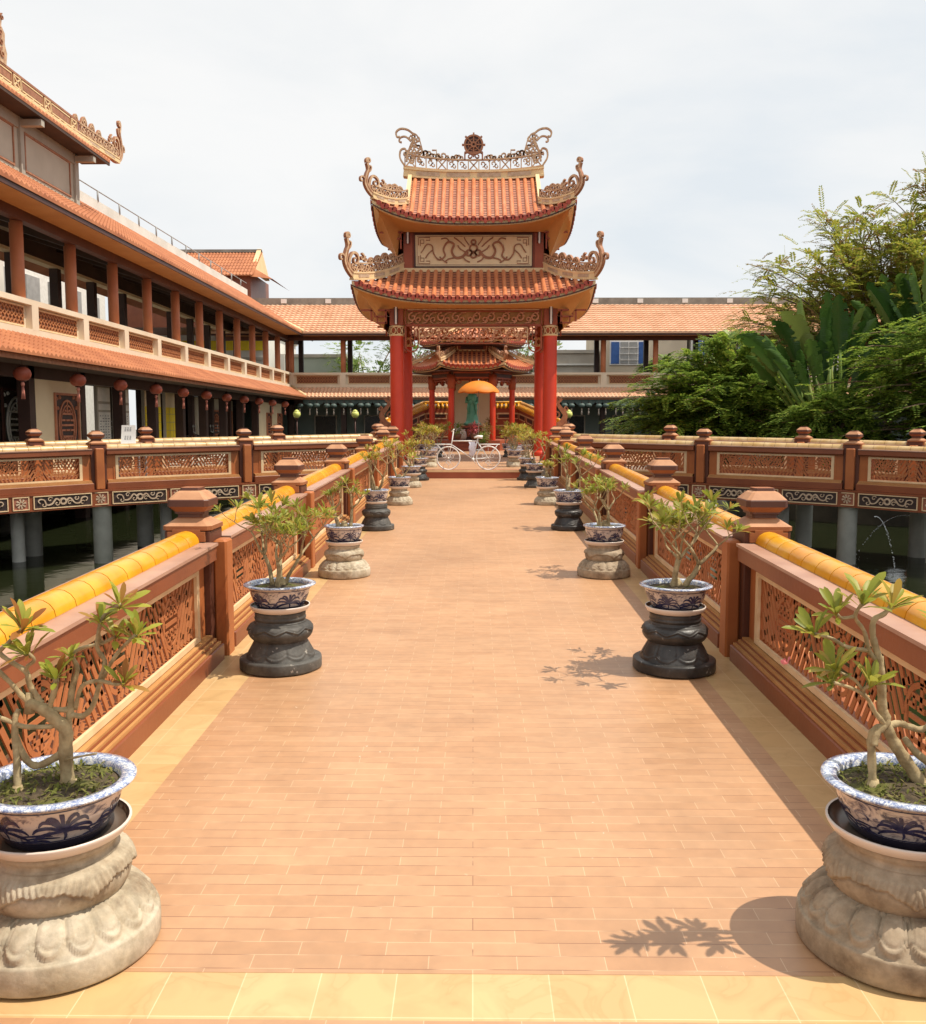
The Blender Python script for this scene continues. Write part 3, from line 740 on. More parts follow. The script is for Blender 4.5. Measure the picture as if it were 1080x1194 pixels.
def make_potted(loc, label, seed, pot='bowl', prad=.215, hand=None, height=.55, leafmat='adenium_leaf', depth=2, nleaf=9, Lf=.075, spread=.9, rot=0, fl=0, trunk=3, twist=0):
    rg = random.Random(seed)
    root = empty('potted_adenium', loc, label, 'potted plant', 'potted desert roses on pedestals along the bridge', rot)
    k = prad/.215
    if pot == 'bowl':
        prof = [(.128,0),(.134,.006),(.142,.028),(.160,.065),(.172,.098),(.178,.120),(.184,.132),(.198,.143),(.213,.148),(.215,.152),(.213,.156),(.196,.159),(.178,.156),(.172,.150),(.168,.132)]
    else:
        prof = [(.105,0),(.110,.006),(.130,.030),(.150,.075),(.158,.110),(.160,.140),(.166,.152),(.178,.160),(.180,.166),(.176,.171),(.160,.172),(.150,.166),(.146,.148)]
    P = [(r*k, z) for r, z in prof]
    body = 'porcelain_body' if pot != 'grey' else 'porcelain_grey'
    split = 8 if pot == 'bowl' else 7
    b = MB()
    b.lathe(P[:3], 56, cap=False, mi=1)
    b.lathe(P[2:split], 56, cap=False); b.lathe([(.001,0.0),(P[0][0],0)], 24, cap=False, mi=1)
    po = b.build('pot', [body, 'porcelain_dark'], root)
    b = MB(); b.lathe(P[split-1:], 64, cap=False); b.build('rim', 'porcelain_rim', po)
    wall = P[2:split]
    def on_wall(th, z, off=.0009):
        for (r0, z0), (r1, z1) in zip(wall, wall[1:]):
            if z <= z1: break
        r = r0+(r1-r0)*(z-z0)/(z1-z0) + off
        return (r*math.cos(th), r*math.sin(th), z)
    b = MB(); z0w, z1w = wall[0][1], wall[-2][1]; Hw = z1w-z0w; rp = random.Random(seed*3+1)
    def stroke(pts, w):
        sm = smooth(pts, 3); m = len(sm)
        ws = [w*math.sin(PI*(.12+.80*i/(m-1))) for i in range(m)]
        b.ribbon(sm, ws, lambda x, y, d: on_wall(x/k/.16, min(z1w, max(z0w+.001, y)), d), .0007, .0011)
    nc = 6
    for q in range(nc):
        x0 = (q+rp.uniform(-.12,.12))*2*PI*.16*k/nc; y0 = z0w+Hw*rp.uniform(.18,.34); s = Hw*rp.uniform(.85,1.15)
        for f in range(9):
            a = -PI*.06+PI*1.12*f/8+rp.uniform(-.1,.1); ca, sa = math.cos(a), math.sin(a)
            stroke([(x0, y0), (x0+ca*s*.30, y0+sa*s*.34+s*.05), (x0+ca*s*.60, y0+sa*s*.52-s*.02), (x0+ca*s*.74, y0+sa*s*.52-s*.15)], s*.105)
        stroke([(x0, y0+s*.05), (x0+s*.06, y0-s*.12), (x0+s*.02, y0-s*.26)], s*.08)
        for g in range(3): stroke([(x0+s*rp.uniform(.4,.9), z0w+Hw*(.06+.09*g)), (x0+s*1.0, z0w+Hw*(.10+.09*g)), (x0+s*rp.uniform(1.1,1.5), z0w+Hw*(.05+.09*g))], s*.07)
    for g, yy in ((0,.97),(1,.03)): b.ribbon([(2*PI*.16*k*i/40, z0w+Hw*yy) for i in range(41)], .004, lambda x, y, d: on_wall(x/k/.16, y, d), .0007, .0011)
    b.build('painted_fronds', 'navy_paint', po)
    zt = P[-1][1]; rs = P[-1][0]+.004
    b = MB()
    def soil(u, v):
        r = rs*v; a = 2*PI*u
        return (r*math.cos(a), r*math.sin(a), zt + (.022*(1-v*v) + .006*math.sin(7*a+5*v)*v*(1-v)*2) - .004)
    b.grid(soil, 28, 8); b.build('soil', 'mossy_soil', root)
    if hand or fl == 2:
        b = MB()
        for i in range(420 if hand else 90):
            a = rg.random()*6.28; r = rs*math.sqrt(rg.random())*.95
            p = Vector((r*math.cos(a), r*math.sin(a), zt+.018*(1-(r/rs)**2)-.002))
            leaf(b, p, Vector((rg.uniform(-1,1), rg.uniform(-1,1), rg.uniform(.25,1.1))), Vector((0,0,1)), rg.uniform(.012,.030), rg.uniform(.005,.010))
        b.build('moss', 'moss_leaf', root)
    stems = []; tips = []
    if hand:
        for path, r0, r1, y0, y1, tip in hand:
            n = len(path); pts = [(x, y0+(y1-y0)*(i/(n-1)), z-.357) for i, (x, z) in enumerate(path)]
            pts = smooth(pts, 4); m = len(pts)
            stems.append(([Vector(p) for p in pts], [(r0+(r1-r0)*(i/(m-1))**.8)*(1+.10*math.sin(i*2.1)+.05*rg.uniform(-1,1)) for i in range(m)]))
            if tip:
                d = Vector(pts[-1])-Vector(pts[-3]); tips.append((Vector(pts[-1]), d.normalized()*.55+Vector((0,-.25,.45))))
    else:
        for i in range(trunk):
            a = 2*PI*i/trunk + rg.uniform(-.5,.5); rr = rg.uniform(.02,.06)
            p = Vector((rr*math.cos(a), rr*math.sin(a), zt-.01))
            d = Vector((math.cos(a)*rg.uniform(.1,.6), math.sin(a)*rg.uniform(.1,.6), 1))
            grow(stems, tips, rg, p, d, rg.uniform(.014,.022), height*rg.uniform(.38,.5), depth, spread)
    b = MB()
    for pts, rad in stems: b.tube(pts, rad, 8 if hand else 6)
    if not hand:
        for pts, rad in stems[:1]:
            b.tube([(0,0,zt-.01),(0.004,0.003,zt+.03),(0,0.002,zt+.06)], [.045,.036,.02], 10)
    else:
        for pts, rad in stems[:3]:
            p = pts[0]; b.tube([p-Vector((0,0,.03)), p+Vector((0,0,.0)), p+Vector((.001,0,.03))], [rad[0]*1.7, rad[0]*1.45, rad[0]*1.02], 10)
    b.build('stem', 'adenium_bark', root)
    b = MB()
    for p, d in tips:
        rosette(b, p, d+Vector((0,0,.5)), rg, nleaf+rg.randint(-2,3), Lf*rg.uniform(.8,1.2), None, (20,82), .25)
    b.build('foliage', leafmat, root)
    if fl:
        b = MB()
        for p, d in (tips[:5] if not hand else [(Vector((-.335,-.02,.498)), Vector((-1,0,.3)))]):
            for i in range(5):
                a = i*1.257; dd = d.normalized()*.8+Vector((math.cos(a), math.sin(a), .3))*.8
                leaf(b, p+d*.02, dd, d, .022, .014)
        b.build('flower', 'flower_pink', root)
    return root

H1 = [   # the crooked tree on the shaded side, nearest
 ([(-.097,.489),(-.102,.586),(-.103,.64),(-.087,.664),(-.055,.670),(-.017,.677),(.018,.665),(.058,.656),(.10,.69),(.15,.76)], .0135,.0085,-.02,.03,True),
 ([(.060,.48),(.03,.53),(-.013,.592),(-.045,.646),(-.068,.706),(-.073,.754),(-.079,.826),(-.09,.879),(-.107,.938),(-.106,.985),(-.078,1.003),(-.056,1.029)], .022,.0065,.0,.0,True),
 ([(-.083,.85),(-.119,.897),(-.139,.956),(-.17,1.0),(-.153,1.041)], .0075,.005,.0,-.03,True),
 ([(-.17,1.0),(-.21,.998),(-.234,1.014)], .0055,.0045,-.02,-.05,True),
 ([(-.119,.897),(-.189,.911),(-.243,.941),(-.298,.958)], .0068,.0045,-.005,-.06,True),
 ([(-.055,.665),(-.066,.680),(-.1,.718),(-.131,.766),(-.179,.796),(-.241,.816)], .009,.0048,.0,-.05,True),
 ([(-.131,.766),(-.144,.79),(-.127,.808)], .006,.0045,-.025,-.05,True),
 ([(-.145,.79),(-.165,.815),(-.204,.837),(-.228,.849)], .005,.0042,-.03,-.04,True),
 ([(-.068,.72),(-.058,.70),(-.063,.68),(-.09,.655),(-.100,.62)], .010,.011,.0,-.02,False),
 ([(.09,.48),(.10,.54),(.16,.60),(.20,.68),(.21,.78),(.17,.86),(.18,.93)], .022,.007,.02,.08,True),
 ([(.10,.54),(.05,.58),(.02,.62)], .014,.008,.02,.05,False),
 ([(.10,.69),(.13,.80),(.10,.88),(.13,.95)], .008,.005,.03,.06,True),
]
H2 = [   # the thick-trunked tree on the sunlit side, nearest
 ([(.039,.484),(.038,.598),(.043,.665),(.015,.701),(-.014,.731),(-.056,.752)], .0225,.0165,.0,-.03,False),
 ([(-.050,.750),(-.07,.775),(-.096,.813),(-.144,.867),(-.182,.905),(-.23,.93)], .0085,.006,-.03,-.06,True),
 ([(-.086,.483),(-.087,.566),(-.092,.69),(-.082,.731)], .0125,.008,-.05,-.03,False),
 ([(-.020,.745),(-.031,.762),(-.052,.803),(-.06,.839),(-.104,.869),(-.133,.895),(-.111,.92),(-.064,.966)], .0105,.0055,-.02,-.02,True),
 ([(-.06,.839),(-.052,.857),(-.028,.877),(-.042,.9)], .006,.0045,-.02,-.04,True),
 ([(.043,.665),(.053,.721),(.059,.783),(.076,.84),(.057,.882)], .013,.006,.0,.01,True),
 ([(.051,.721),(.01,.724),(-.024,.731)], .009,.008,.0,-.02,False),
 ([(.050,.70),(.065,.706),(.095,.706),(.127,.742),(.155,.829),(.167,.87),(.148,.911),(.161,.981),(.182,1.012),(.225,1.039)], .0095,.005,.0,-.03,True),
 ([(.155,.814),(.208,.895),(.272,.956)], .0065,.005,-.01,-.05,True),
 ([(.064,.72),(.094,.793),(.15,.814),(.205,.809),(.235,.819)], .007,.0045,.01,-.06,True),
 ([(-.093,.664),(-.066,.582),(-.037,.561),(.01,.582),(.038,.598)], .0085,.012,-.04,.0,False),
 ([(.025,.690),(.003,.678),(-.067,.68),(-.107,.7),(-.151,.721),(-.196,.731),(-.25,.75)], .0085,.006,-.01,-.07,True),
 ([(-.004,.722),(.001,.732),(.023,.793),(.03,.824)], .008,.008,-.01,-.03,True),
 ([(.057,.882),(.098,.905),(.154,.918),(.199,.941)], .006,.0045,.01,-.01,True),
 ([(.154,.918),(.15,.95),(.16,.99)], .005,.004,.0,-.02,True),
 ([(.04,.577),(.086,.593),(.147,.608)], .004,.003,-.02,-.05,False),
]
PB = .345
sides = {1: 'shaded', -1: 'sunlit'}
SPOTS = [  # side, x, y, pedestal kind, material, scale, rim radius, pot, plant options
 (-1,-1.225,2.613,'pale','pale_stone',.965,.228,'bowl',dict(hand=H2, leafmat='adenium_leaf_dry', Lf=.075, nleaf=15)),
 ( 1, 1.261,2.640,'pale','warm_stone',.965,.228,'bowl',dict(hand=H1, Lf=.092, nleaf=12, fl=1)),
 (-1,-1.165,5.499,'black','grey_stone',1.0,.216,'bowl',dict(seed=26, height=.44, Lf=.075, nleaf=11, depth=3, trunk=4, spread=1.15)),
 ( 1, 1.212,5.487,'black','black_stone',1.0,.216,'bowl',dict(seed=34, height=.42, Lf=.08, spread=1.25, nleaf=13, depth=3, trunk=3)),
 (-1,-1.193,8.473,'pale','pale_stone',.82,.185,'deep',dict(seed=5, height=.38, depth=2, Lf=.075, nleaf=13, spread=.6, trunk=2)),
 ( 1, 1.208,8.496,'pale','warm_stone',.83,.195,'deep',dict(seed=47, height=.40, Lf=.07, spread=1.1, depth=3, nleaf=10)),
 (-1,-1.218,11.57,'black','grey_stone',.92,.165,'deep',dict(seed=52, height=.50, Lf=.085, leafmat='adenium_leaf_gold', spread=.6)),
 ( 1, 1.198,11.59,'black','black_stone',.90,.20,'grey',dict(seed=61, height=.52, Lf=.09, spread=.9)),
 (-1,-1.155,14.40,'pale','pale_stone',.72,.185,'deep',dict(seed=72, height=.56, Lf=.095, leafmat='adenium_leaf_gold', fl=1, nleaf=12)),
 ( 1, 1.152,14.42,'pale','pale_stone',.70,.185,'deep',dict(seed=83, height=.30, depth=1, Lf=.095, leafmat='adenium_leaf_gold', nleaf=12)),
 (-1,-1.159,17.30,'pale','pale_stone',.66,.20,'bowl',dict(seed=93, height=.55, Lf=.10, leafmat='adenium_leaf_gold', nleaf=12)),
 ( 1, 1.145,17.30,'black','grey_stone',.80,.20,'bowl',dict(seed=104, height=.55, Lf=.10, leafmat='adenium_leaf_gold', nleaf=12)),
 (-1,-1.10,18.85,'black','black_stone',.82,.19,'bowl',dict(seed=113, height=.5, Lf=.10, leafmat='adenium_leaf_gold', nleaf=12)),
 ( 1, 1.09,18.90,'black','black_stone',.82,.19,'bowl',dict(seed=124, height=.5, Lf=.10, leafmat='adenium_leaf_gold', nleaf=12)),
]
cnt = {1:0, -1:0}
PLACES = ['nearest of all', 'next beyond the nearest', 'third in its row', 'fourth in its row', 'fifth in its row', 'sixth in its row', 'last before the step']
PCOL = {'pale_stone':'pale grey', 'warm_stone':'sandy brown', 'black_stone':'black painted', 'grey_stone':'weathered dark grey'}
POTW = {'bowl':'wide-rimmed', 'deep':'deep', 'grey':'grey-glazed'}
for (s, x, y, kind, mat, ps, rr, pot, kw) in SPOTS:
    i = cnt[s]; cnt[s] += 1; z = SL*y
    where = '%s by the %s balustrade' % (PLACES[i], sides[s])
    seed = kw.pop('seed', 3+s)
    make_pedestal(kind, (x, y, z), '%s lotus stone pedestal %s' % (PCOL[mat], where), .3*i+.1*s, ps, 96 if y < 7 else 48, mat)
    zt = z + .345*ps
    sr = {'bowl':.93, 'deep':.93, 'grey':.86}[pot]*rr if kind == 'pale' else rr*.83
    make_saucer((x, y, zt), 'pale saucer under the %s flower pot' % where.replace(', by', ' by'), min(sr, .21))
    make_potted((x, y, zt+.012), 'desert rose in a %s blue-and-white pot, %s' % (POTW[pot], where), seed, pot, rr if pot == 'bowl' else rr*.215/.18, nleaf=kw.pop('nleaf', 12), rot=0, **kw)

# pots massed on the island, in front of the shrine
ISL = [(-.98,20.6,'pale'),(-1.02,22.4,'pale'),(-1.05,24.0,'black'),(-1.35,25.6,'pale'),(-1.0,26.8,'black'),(.92,20.7,'pale'),(.98,22.3,'pale'),(1.05,23.9,'black'),(1.4,25.4,'pale'),(1.0,26.9,'black')]
for i, (x, y, kind) in enumerate(ISL):
    s = 1 if x > 0 else -1
    side = 'shaded' if s > 0 else 'sunlit'
    k = i % 5; word = ['just behind the bicycle','behind the gate front columns','half way to the shrine','beside the gate rear columns','nearest the shrine'][k]
    wh = 'on the island %s, %s row' % (word, side)
    make_pedestal(kind, (x, y, PZ), '%s stone pedestal %s' % ('pale' if kind == 'pale' else 'dark', wh), i, .62, 32, 'pale_stone' if kind == 'pale' else 'grey_stone')
    make_saucer((x, y, PZ+.345*.62), 'small pale saucer %s' % wh, .16)
    make_potted((x, y, PZ+.345*.62+.012), 'bushy golden desert rose %s' % wh, 200+i*7, 'bowl', .20, height=.52, leafmat='adenium_leaf_gold', nleaf=13, Lf=.12, spread=1.0, trunk=4)

# ------------------------------------------------------------------ temple roofs
def roof_side(B, e0, e1, t0, t1, ze, zt, lift, sp=.2, r=.058, ends=True, conc=.25, trim=True, upper=None, hips=True, lw=3):
    """one pitched side: eave corners e0,e1 and top corners t0,t1 in plan; B = dict of mesh builders"""
    e0, e1, t0, t1 = map(Vector, (e0, e1, t0, t1))
    U = (e1-e0); Le = U.length; U = U/Le; Lt = (t1-t0).length
    me, mt = (e0+e1)/2, (t0+t1)/2; inw = mt-me
    out = -inw.normalized()
    def half(t): return Le/2 + (Lt/2-Le/2)*t
    def S(a, t, up=0, oo=0):
        h = max(half(t), 1e-6); g = (1-conc)*t + conc*t*t
        z = ze + (zt-ze)*g + lift*min(1.02, abs(a)/h)**lw*max(0, 1-t)**1.3
        p = me + U*a + inw*t + out*oo
        return (p.x, p.y, z+up)
    N = max(10, int(Le/sp)*2)
    B['pan'].grid(lambda u, v: S((u*2-1)*half(v), v), N, 10)
    k = int((Le/2-.04)/sp)
    for i in range(-k, k+1):
        a = i*sp
        tm = 1.0 if abs(a) <= Lt/2 else (Le/2-abs(a))/max(1e-6, (Le/2-Lt/2))
        if tm < .06: continue
        n = max(3, int(10*tm)); vs = []
        for j in range(n+1):
            t = -.03 + (tm+.03)*j/n if ends else tm*j/n
            base = Vector(S(a, max(t,0))); 
            if t < 0: base = Vector(S(a, 0, 0, .04))
            for q in range(7):
                an = PI*q/6
                vs.append((base.x - U.x*math.cos(an)*r, base.y - U.y*math.cos(an)*r, base.z + math.sin(an)*r*1.25 - .004))
        B['roll'].add(vs, [(j*7+q, j*7+q+1, j*7+8+q, j*7+7+q) for j in range(n) for q in range(6)], None, True)
        if ends:
            # round end disc
            c = Vector(S(a, 0, .018, .045)); vs = []
            for dd in (0, .02):
                for q in range(12):
                    an = 2*PI*q/12
                    vs.append((c.x+U.x*math.cos(an)*r*1.12-out.x*dd, c.y+U.y*math.cos(an)*r*1.12-out.y*dd, c.z+math.sin(an)*r*1.12))
            B['end'].add(vs, [tuple(range(12))] + [(q, (q+1)%12, (q+1)%12+12, q+12) for q in range(12)], None, False)
    if ends:
        for i in range(-k, k):
            a = (i+.5)*sp; c = Vector(S(a, 0, .0, .03)); h = sp*.36
            P = [(-h,.03),(-h*.9,-.03),(-h*.45,-.075),(0,-.105),(h*.45,-.075),(h*.9,-.03),(h,.03)]
            B['end'].prism(P, lambda x, y, d: (c.x+U.x*x+out.x*d, c.y+U.y*x+out.y*d, c.z+y), .0, .015)
    if trim:
        for (o0, z0, z1, key) in ((-.01,-.095,.0,'fascia'),(.008,-.125,-.095,'dark'),(-.03,-.145,-.125,'fascia')):
            def F(u, v, o0=o0, z0=z0, z1=z1):
                a = (u*2-1)*(Le/2+o0); q = S(a*Le/2/(Le/2+o0) if o0 else a, 0, 0, o0)
                return (q[0], q[1], q[2]+z0+(z1-z0)*v)
            B[key].grid(F, N, 1, None, False)
            def G(u, v, o0=o0, z0=z0):
                q = S((u*2-1)*(Le/2)*(1-.08*v), 0, 0, o0-.12*v)
                return (q[0], q[1], q[2]+z0)
            B[key].grid(G, N, 1, None, False)
    return S
def roofset(): return {k: MB() for k in ('pan','roll','end','fascia','dark')}
def close_roof(B, parent, trim_names=True):
    o = B['pan'].build('roof', 'pan_tile', parent)
    B['roll'].build('tile_ribs', 'roll_tile', o)
    if B['end'].v: B['end'].build('eave_tiles', 'tile_end', o)
    if B['fascia'].v: B['fascia'].build('eave_board', 'cream_relief', o)
    if B['dark'].v: B['dark'].build('drip_edge', 'dark_trim', o)
    return o
# flat pan tiles: courses by height
m, nt, b_ = new_mat('pan_tile'); MAT['pan_tile'] = m
tc = nt.nodes.new('ShaderNodeTexCoord')
wv = nt.nodes.new('ShaderNodeTexWave'); wv.wave_type = 'BANDS'; wv.bands_direction = 'Z'; wv.wave_profile = 'SAW'
wv.inputs['Scale'].default_value = 3.6; wv.inputs['Distortion'].default_value = .6; wv.inputs['Detail'].default_value = 1
nt.links.new(tc.outputs['Object'], wv.inputs['Vector'])
n1 = noise(nt, 8, 5)
c = ramp(nt, n1.outputs['Fac'], [(.3,(.50,.20,.11)),(.5,(.40,.14,.075)),(.7,(.54,.30,.19))])
nt.links.new(mix(nt, ramp(nt, wv.outputs['Fac'], [(.0,(1,1,1)),(.38,(.85,.85,.85)),(.5,(0,0,0)),(1,(0,0,0))]), c, (.13,.035,.018)), b_.inputs['Base Color'])
b_.inputs['Roughness'].default_value = .45; bump(nt, b_, wv.outputs['Fac'], .6, .015)

def dragon_ridge(parent, base, s_in, s_out, scale, band=.16, name='ridge_dragon'):
    """openwork ridge: base(s) gives the 3D line; grows up from it and ends in a curling dragon tail"""
    L = s_out-s_in
    P0, P1 = Vector(base(s_in)), Vector(base(s_out)); d = (P1-P0); d.z = 0; d.normalize(); n = Vector((-d.y, d.x, 0))
    def F(s, z, dd):
        p = Vector(base(min(s, s_out))) + d*max(0, s-s_out) + n*dd
        return (p.x, p.y, p.z+z)
    b = MB(); N = 10
    ss = [s_in+L*i/N for i in range(N+1)]
    b.ribbon([(s, band/2) for s in ss], band, F, -.06, .06, 0)
    for zz in (.0, band): b.ribbon([(s, zz) for s in ss], .04, F, -.075, .075, 0)
    for i in range(2, N, 3): b.ribbon([(ss[i]-L*.1, band/2), (ss[i]+L*.1, band/2)], band*.5, F, -.068, .068, 1)
    o = b.build('hip_ridge', ['cream_relief', 'relief_cream'], parent)
    b = MB(); k = scale; h = .27*k
    b.ribbon([(s, band+h) for s in ss[:N]], .042*k, F, -.04, .04, 0, 1)
    nw = max(3, int(L/(.34*k))); W = L/nw
    for i in range(nw):
        x = s_in+W*(i+.5); sgn = 1 if i % 2 else -1
        b.ribbon(spiral(x-W*.16, band+h*.56, h*.38, h*.10, PI/2*sgn, 1.05*sgn, 10), .046*k, F, -.035, .035, 0, 1)
        b.ribbon(spiral(x+W*.22, band+h*.36, h*.27, h*.08, -PI/2*sgn, -1.0*sgn, 9), .040*k, F, -.033, .033, 0, 1)
        b.ribbon(smooth([(x-W*.5, band+h*.15), (x-W*.1, band+h*.1), (x+W*.2, band+h*.8), (x+W*.5, band+h*.9)], 3), .032*k, F, -.03, .03, 0, 1)
        b.ribbon([(x-W*.5, band), (x-W*.5, band+h)], .034*k, F, -.034, .034, 0, 1)
    # clouds and flames along the top
    for i, q in enumerate((.22, .36, .50, .63)):
        x = s_in+L*q; g = (.8, 1.15, 1.0, .8)[i]*k
        b.ribbon(spiral(x, band+h+.07*g, .085*g, .02*g, -PI*.1, .9, 9), .045*g, F, -.034, .034, 0, 1)
        b.ribbon(smooth([(x-.17*g, band+h), (x-.09*g, band+h+.13*g), (x+.03*g, band+h+.19*g), (x+.13*g, band+h+.11*g), (x+.16*g, band+h+.01)], 3), .040*g, F, -.033, .033, 0, 1)
    e = s_out
    main = smooth([(e-.50*k, band*.6), (e-.16*k, band*.4), (e+.12*k, band+.05*k), (e+.27*k, band+.28*k), (e+.22*k, band+.54*k), (e+.15*k, band+.72*k), (e+.21*k, band+.92*k)], 5)
    b.ribbon(main, [.20*k-.135*k*i/len(main) for i in range(len(main))], F, -.05, .05, 0, 1)
    b.ribbon([(x-.02*k, z) for x, z in main[4:-4]], .03*k, F, -.056, .056, 1, 1)
    b.ribbon(spiral(e+.15*k, band+1.0*k, .10*k, .02*k, -PI*.25, 1.35, 14), .055*k, F, -.044, .044, 0, 1)
    b.ribbon(smooth([(e+.27*k, band+.36*k), (e+.38*k, band+.46*k), (e+.47*k, band+.42*k), (e+.47*k, band+.32*k), (e+.40*k, band+.31*k)], 3), .046*k, F, -.038, .038, 0, 1)
    b.ribbon(smooth([(e+.12*k, band+.08*k), (e+.10*k, band+.36*k), (e-.04*k, band+.55*k), (e-.22*k, band+.52*k), (e-.28*k, band+.36*k), (e-.19*k, band+.25*k), (e-.08*k, band+.31*k), (e-.11*k, band+.41*k), (e-.18*k, band+.40*k)], 4), [.085*k-.0018*k*q for q in range(33)], F, -.042, .042, 0, 1)
    b.ribbon(smooth([(e+.17*k, band+.60*k), (e+.06*k, band+.70*k), (e+.03*k, band+.82*k), (e+.09*k, band+.85*k)], 3), .04*k, F, -.036, .036, 0, 1)
    for (x, z, rr, t) in ((-.44,.44,.11,.9),(-.60,.38,.08,-.9),(-.38,.14,.10,.9),(-.04,.16,.07,-.9)):
        b.ribbon(spiral(e+x*k, band+z*k, rr*k, .02*k, PI/2, t, 9), .045*k, F, -.035, .035, 0, 1)
    b.build(name, ['ornament_cream', 'ornament_brown'], parent)

def scroll_band(b, F, x0, x1, z0, z1, n, w=.03, d=.03, mi=0, mi2=1):
    """running scrollwork filling a strip"""
    H = z1-z0; W = (x1-x0)/n
    for i in range(n):
        cx = x0+W*(i+.5); s = 1 if cx < (x0+x1)/2 else -1
        b.ribbon(spiral(cx-W*.18*s, z0+H*.55, H*.36, H*.08, PI*.5, 1.15*s, 11), w, F, -d, d, mi, mi2)
        b.ribbon(spiral(cx+W*.24*s, z0+H*.36, H*.26, H*.07, -PI*.5, -1.05*s, 9), w*.9, F, -d*.8, d*.8, mi, mi2)
        b.ribbon(smooth([(cx-W*.5, z0+H*.1), (cx-W*.2, z0+H*.2), (cx+W*.1, z0+H*.8), (cx+W*.5, z0+H*.9)], 3), w*.8, F, -d*.7, d*.7, mi, mi2)
    b.ribbon

# ------------------------------------------------------------------ the gate pavilion
GX, GY = 0.0, 26.2
gate = empty('gate_pavilion', (0,0,0), 'two-tiered temple gate with red columns, terracotta tile roofs and curling dragon ridges', 'gate pavilion')
for x in (-2.0, 2.0):
    for y in (24.5, 27.9):
        b = MB(); b.lathe([(.25,PZ),(.25,PZ+.10),(.20,PZ+.16)], 20, (x, y, 0)); b.lathe([(.182,PZ+.16),(.182,3.87)], 24, (x, y, 0), cap=False)
        o = b.build('column', 'gate_column', gate)
        b = MB(); b.lathe([(.19,3.87),(.205,3.885),(.205,3.905),(.19,3.92),(.186,3.92),(.186,4.09),(.2,4.095),(.205,4.12),(.19,4.14)], 24, (x, y, 0), mis=[0,0,0,0,1,1,0,0])
        for k in range(8):
            a = 2*PI*k/8+.39; p = Vector((x+.192*math.cos(a), y+.192*math.sin(a), 4.005)); u = Vector((-math.sin(a), math.cos(a), 0))
            b.tube([tuple(p+u*(.062*math.cos(q))+Vector((0,0,.085*math.sin(q)))) for q in [2*PI*i/12 for i in range(13)]], .012, 5, 0, True, False)
        b.build('capital', ['cream_relief', 'gate_brown'], o)
        b = MB(); b.box(x-.17, x+.17, y-.17, y+.17, 4.14, 4.66); b.build('post_head', 'gate_brown', o)
        # white-edged bracket on the outer face of each head
        yy = y-.17 if y < GY else y+.17; s = -1 if y < GY else 1
        b = MB(); y0, y1 = sorted((yy, yy+s*.10)); b.box(x-.045, x+.045, y0, y1, 4.2, 4.62, 0); y0, y1 = sorted((yy+s*.03, yy+s*.112)); b.box(x-.022, x+.022, y0, y1, 4.16, 4.60, 1)
        b.build('bracket', ['dark_trim', 'white_paint'], o)
        # stepped fret bracket reaching out under the eave
        sx = 1 if x > 0 else -1
        b = MB(); yb = y-.36 if y < GY else y+.36; F = lambda a, c, d: (x+sx*(.17+a), yb+d, c)
        for pts in ([(0,4.50),(.72,4.50)], [(.38,4.50),(.38,4.34),(.08,4.34)], [(.30,4.34),(.30,4.18),(.05,4.18)], [(.08,4.50),(.08,4.16)], [(.45,4.5),(.45,4.22)]):
            b.ribbon(pts, .045, F, -.03, .03, 0)
        b.build('fret_bracket', 'gate_brown', o)
# soffits: a coved, painted underside
def soffit(hx0, hy0, z0, lift, hx1, hy1, z1, zf, parent, mat='soffit_orange', lw=3):
    """coved on the flanks, nearly level over the front and back"""
    b = MB()
    C0 = [(-hx0,-hy0),(hx0,-hy0),(hx0,hy0),(-hx0,hy0)]; C1 = [(-hx1,-hy1),(hx1,-hy1),(hx1,hy1),(-hx1,hy1)]
    for i in range(4):
        a, c = Vector(C0[i]), Vector(C0[(i+1)%4]); p, q = Vector(C1[i]), Vector(C1[(i+1)%4])
        def F(u, v):
            e = a.lerp(c, u); f = p.lerp(q, u); g = e.lerp(f, v)
            z = z0 + lift*abs(2*u-1)**lw
            zi = z1 if i % 2 else zf + (z1-zf)*sstep(.955, 1.0, abs(2*u-1))
            return (GX+g.x, GY+g.y, z + (zi-z)*v**1.4)
        b.grid(F, 48, 8)
    return b.build('soffit', mat, parent)
def storey_roof(hx, hy, hxt, hyt, ze, zt, lift, B):
    C = [(-hx,-hy),(hx,-hy),(hx,hy),(-hx,hy)]; T = [(-hxt,-hyt),(hxt,-hyt),(hxt,hyt),(-hxt,hyt)]
    S = []
    for i in range(4):
        j = (i+1) % 4
        g = lambda p: (GX+p[0], GY+p[1])
        S.append(roof_side(B, g(C[i]), g(C[j]), g(T[i]), g(T[j]), ze, zt, lift))
    return S
def hip_line(hx, hy, hxt, hyt, ze, zt, lift, sx, sy, conc=.25):
    """corner line from top (s=0) to eave corner; by length in plan"""
    L = math.hypot(hx-hxt, hy-hyt)
    def base(s):
        t = 1-s/L; g = (1-conc)*t+conc*t*t
        return (GX+sx*(hxt+(hx-hxt)*(1-t)), GY+sy*(hyt+(hy-hyt)*(1-t)), ze+(zt-ze)*g+lift*max(0,1-t)**1.3+.04)
    return base, L
LOW = (3.04, 2.70, 1.90, 1.02, 4.71, 5.66, .44)
UPP = (2.58, 2.10, 1.74, 1.28, 6.76, 7.32, .50)
B = roofset(); storey_roof(*LOW, B); lower = close_roof(B, gate)
soffit(3.0, 2.66, 4.56, .44, 2.32, 1.90, 4.06, 4.56, gate)
b = MB(); b.box(-2.3, 2.3, GY-1.90, GY+1.90, 4.58, 4.66); b.build('ceiling', 'soffit_orange', gate)
for sy in (-1,):
    b = MB(); b.box(-1.80, 1.80, *sorted((GY+sy*1.70, GY+sy*1.74)), 4.13, 4.58); b.build('beam', 'soffit_orange', gate)
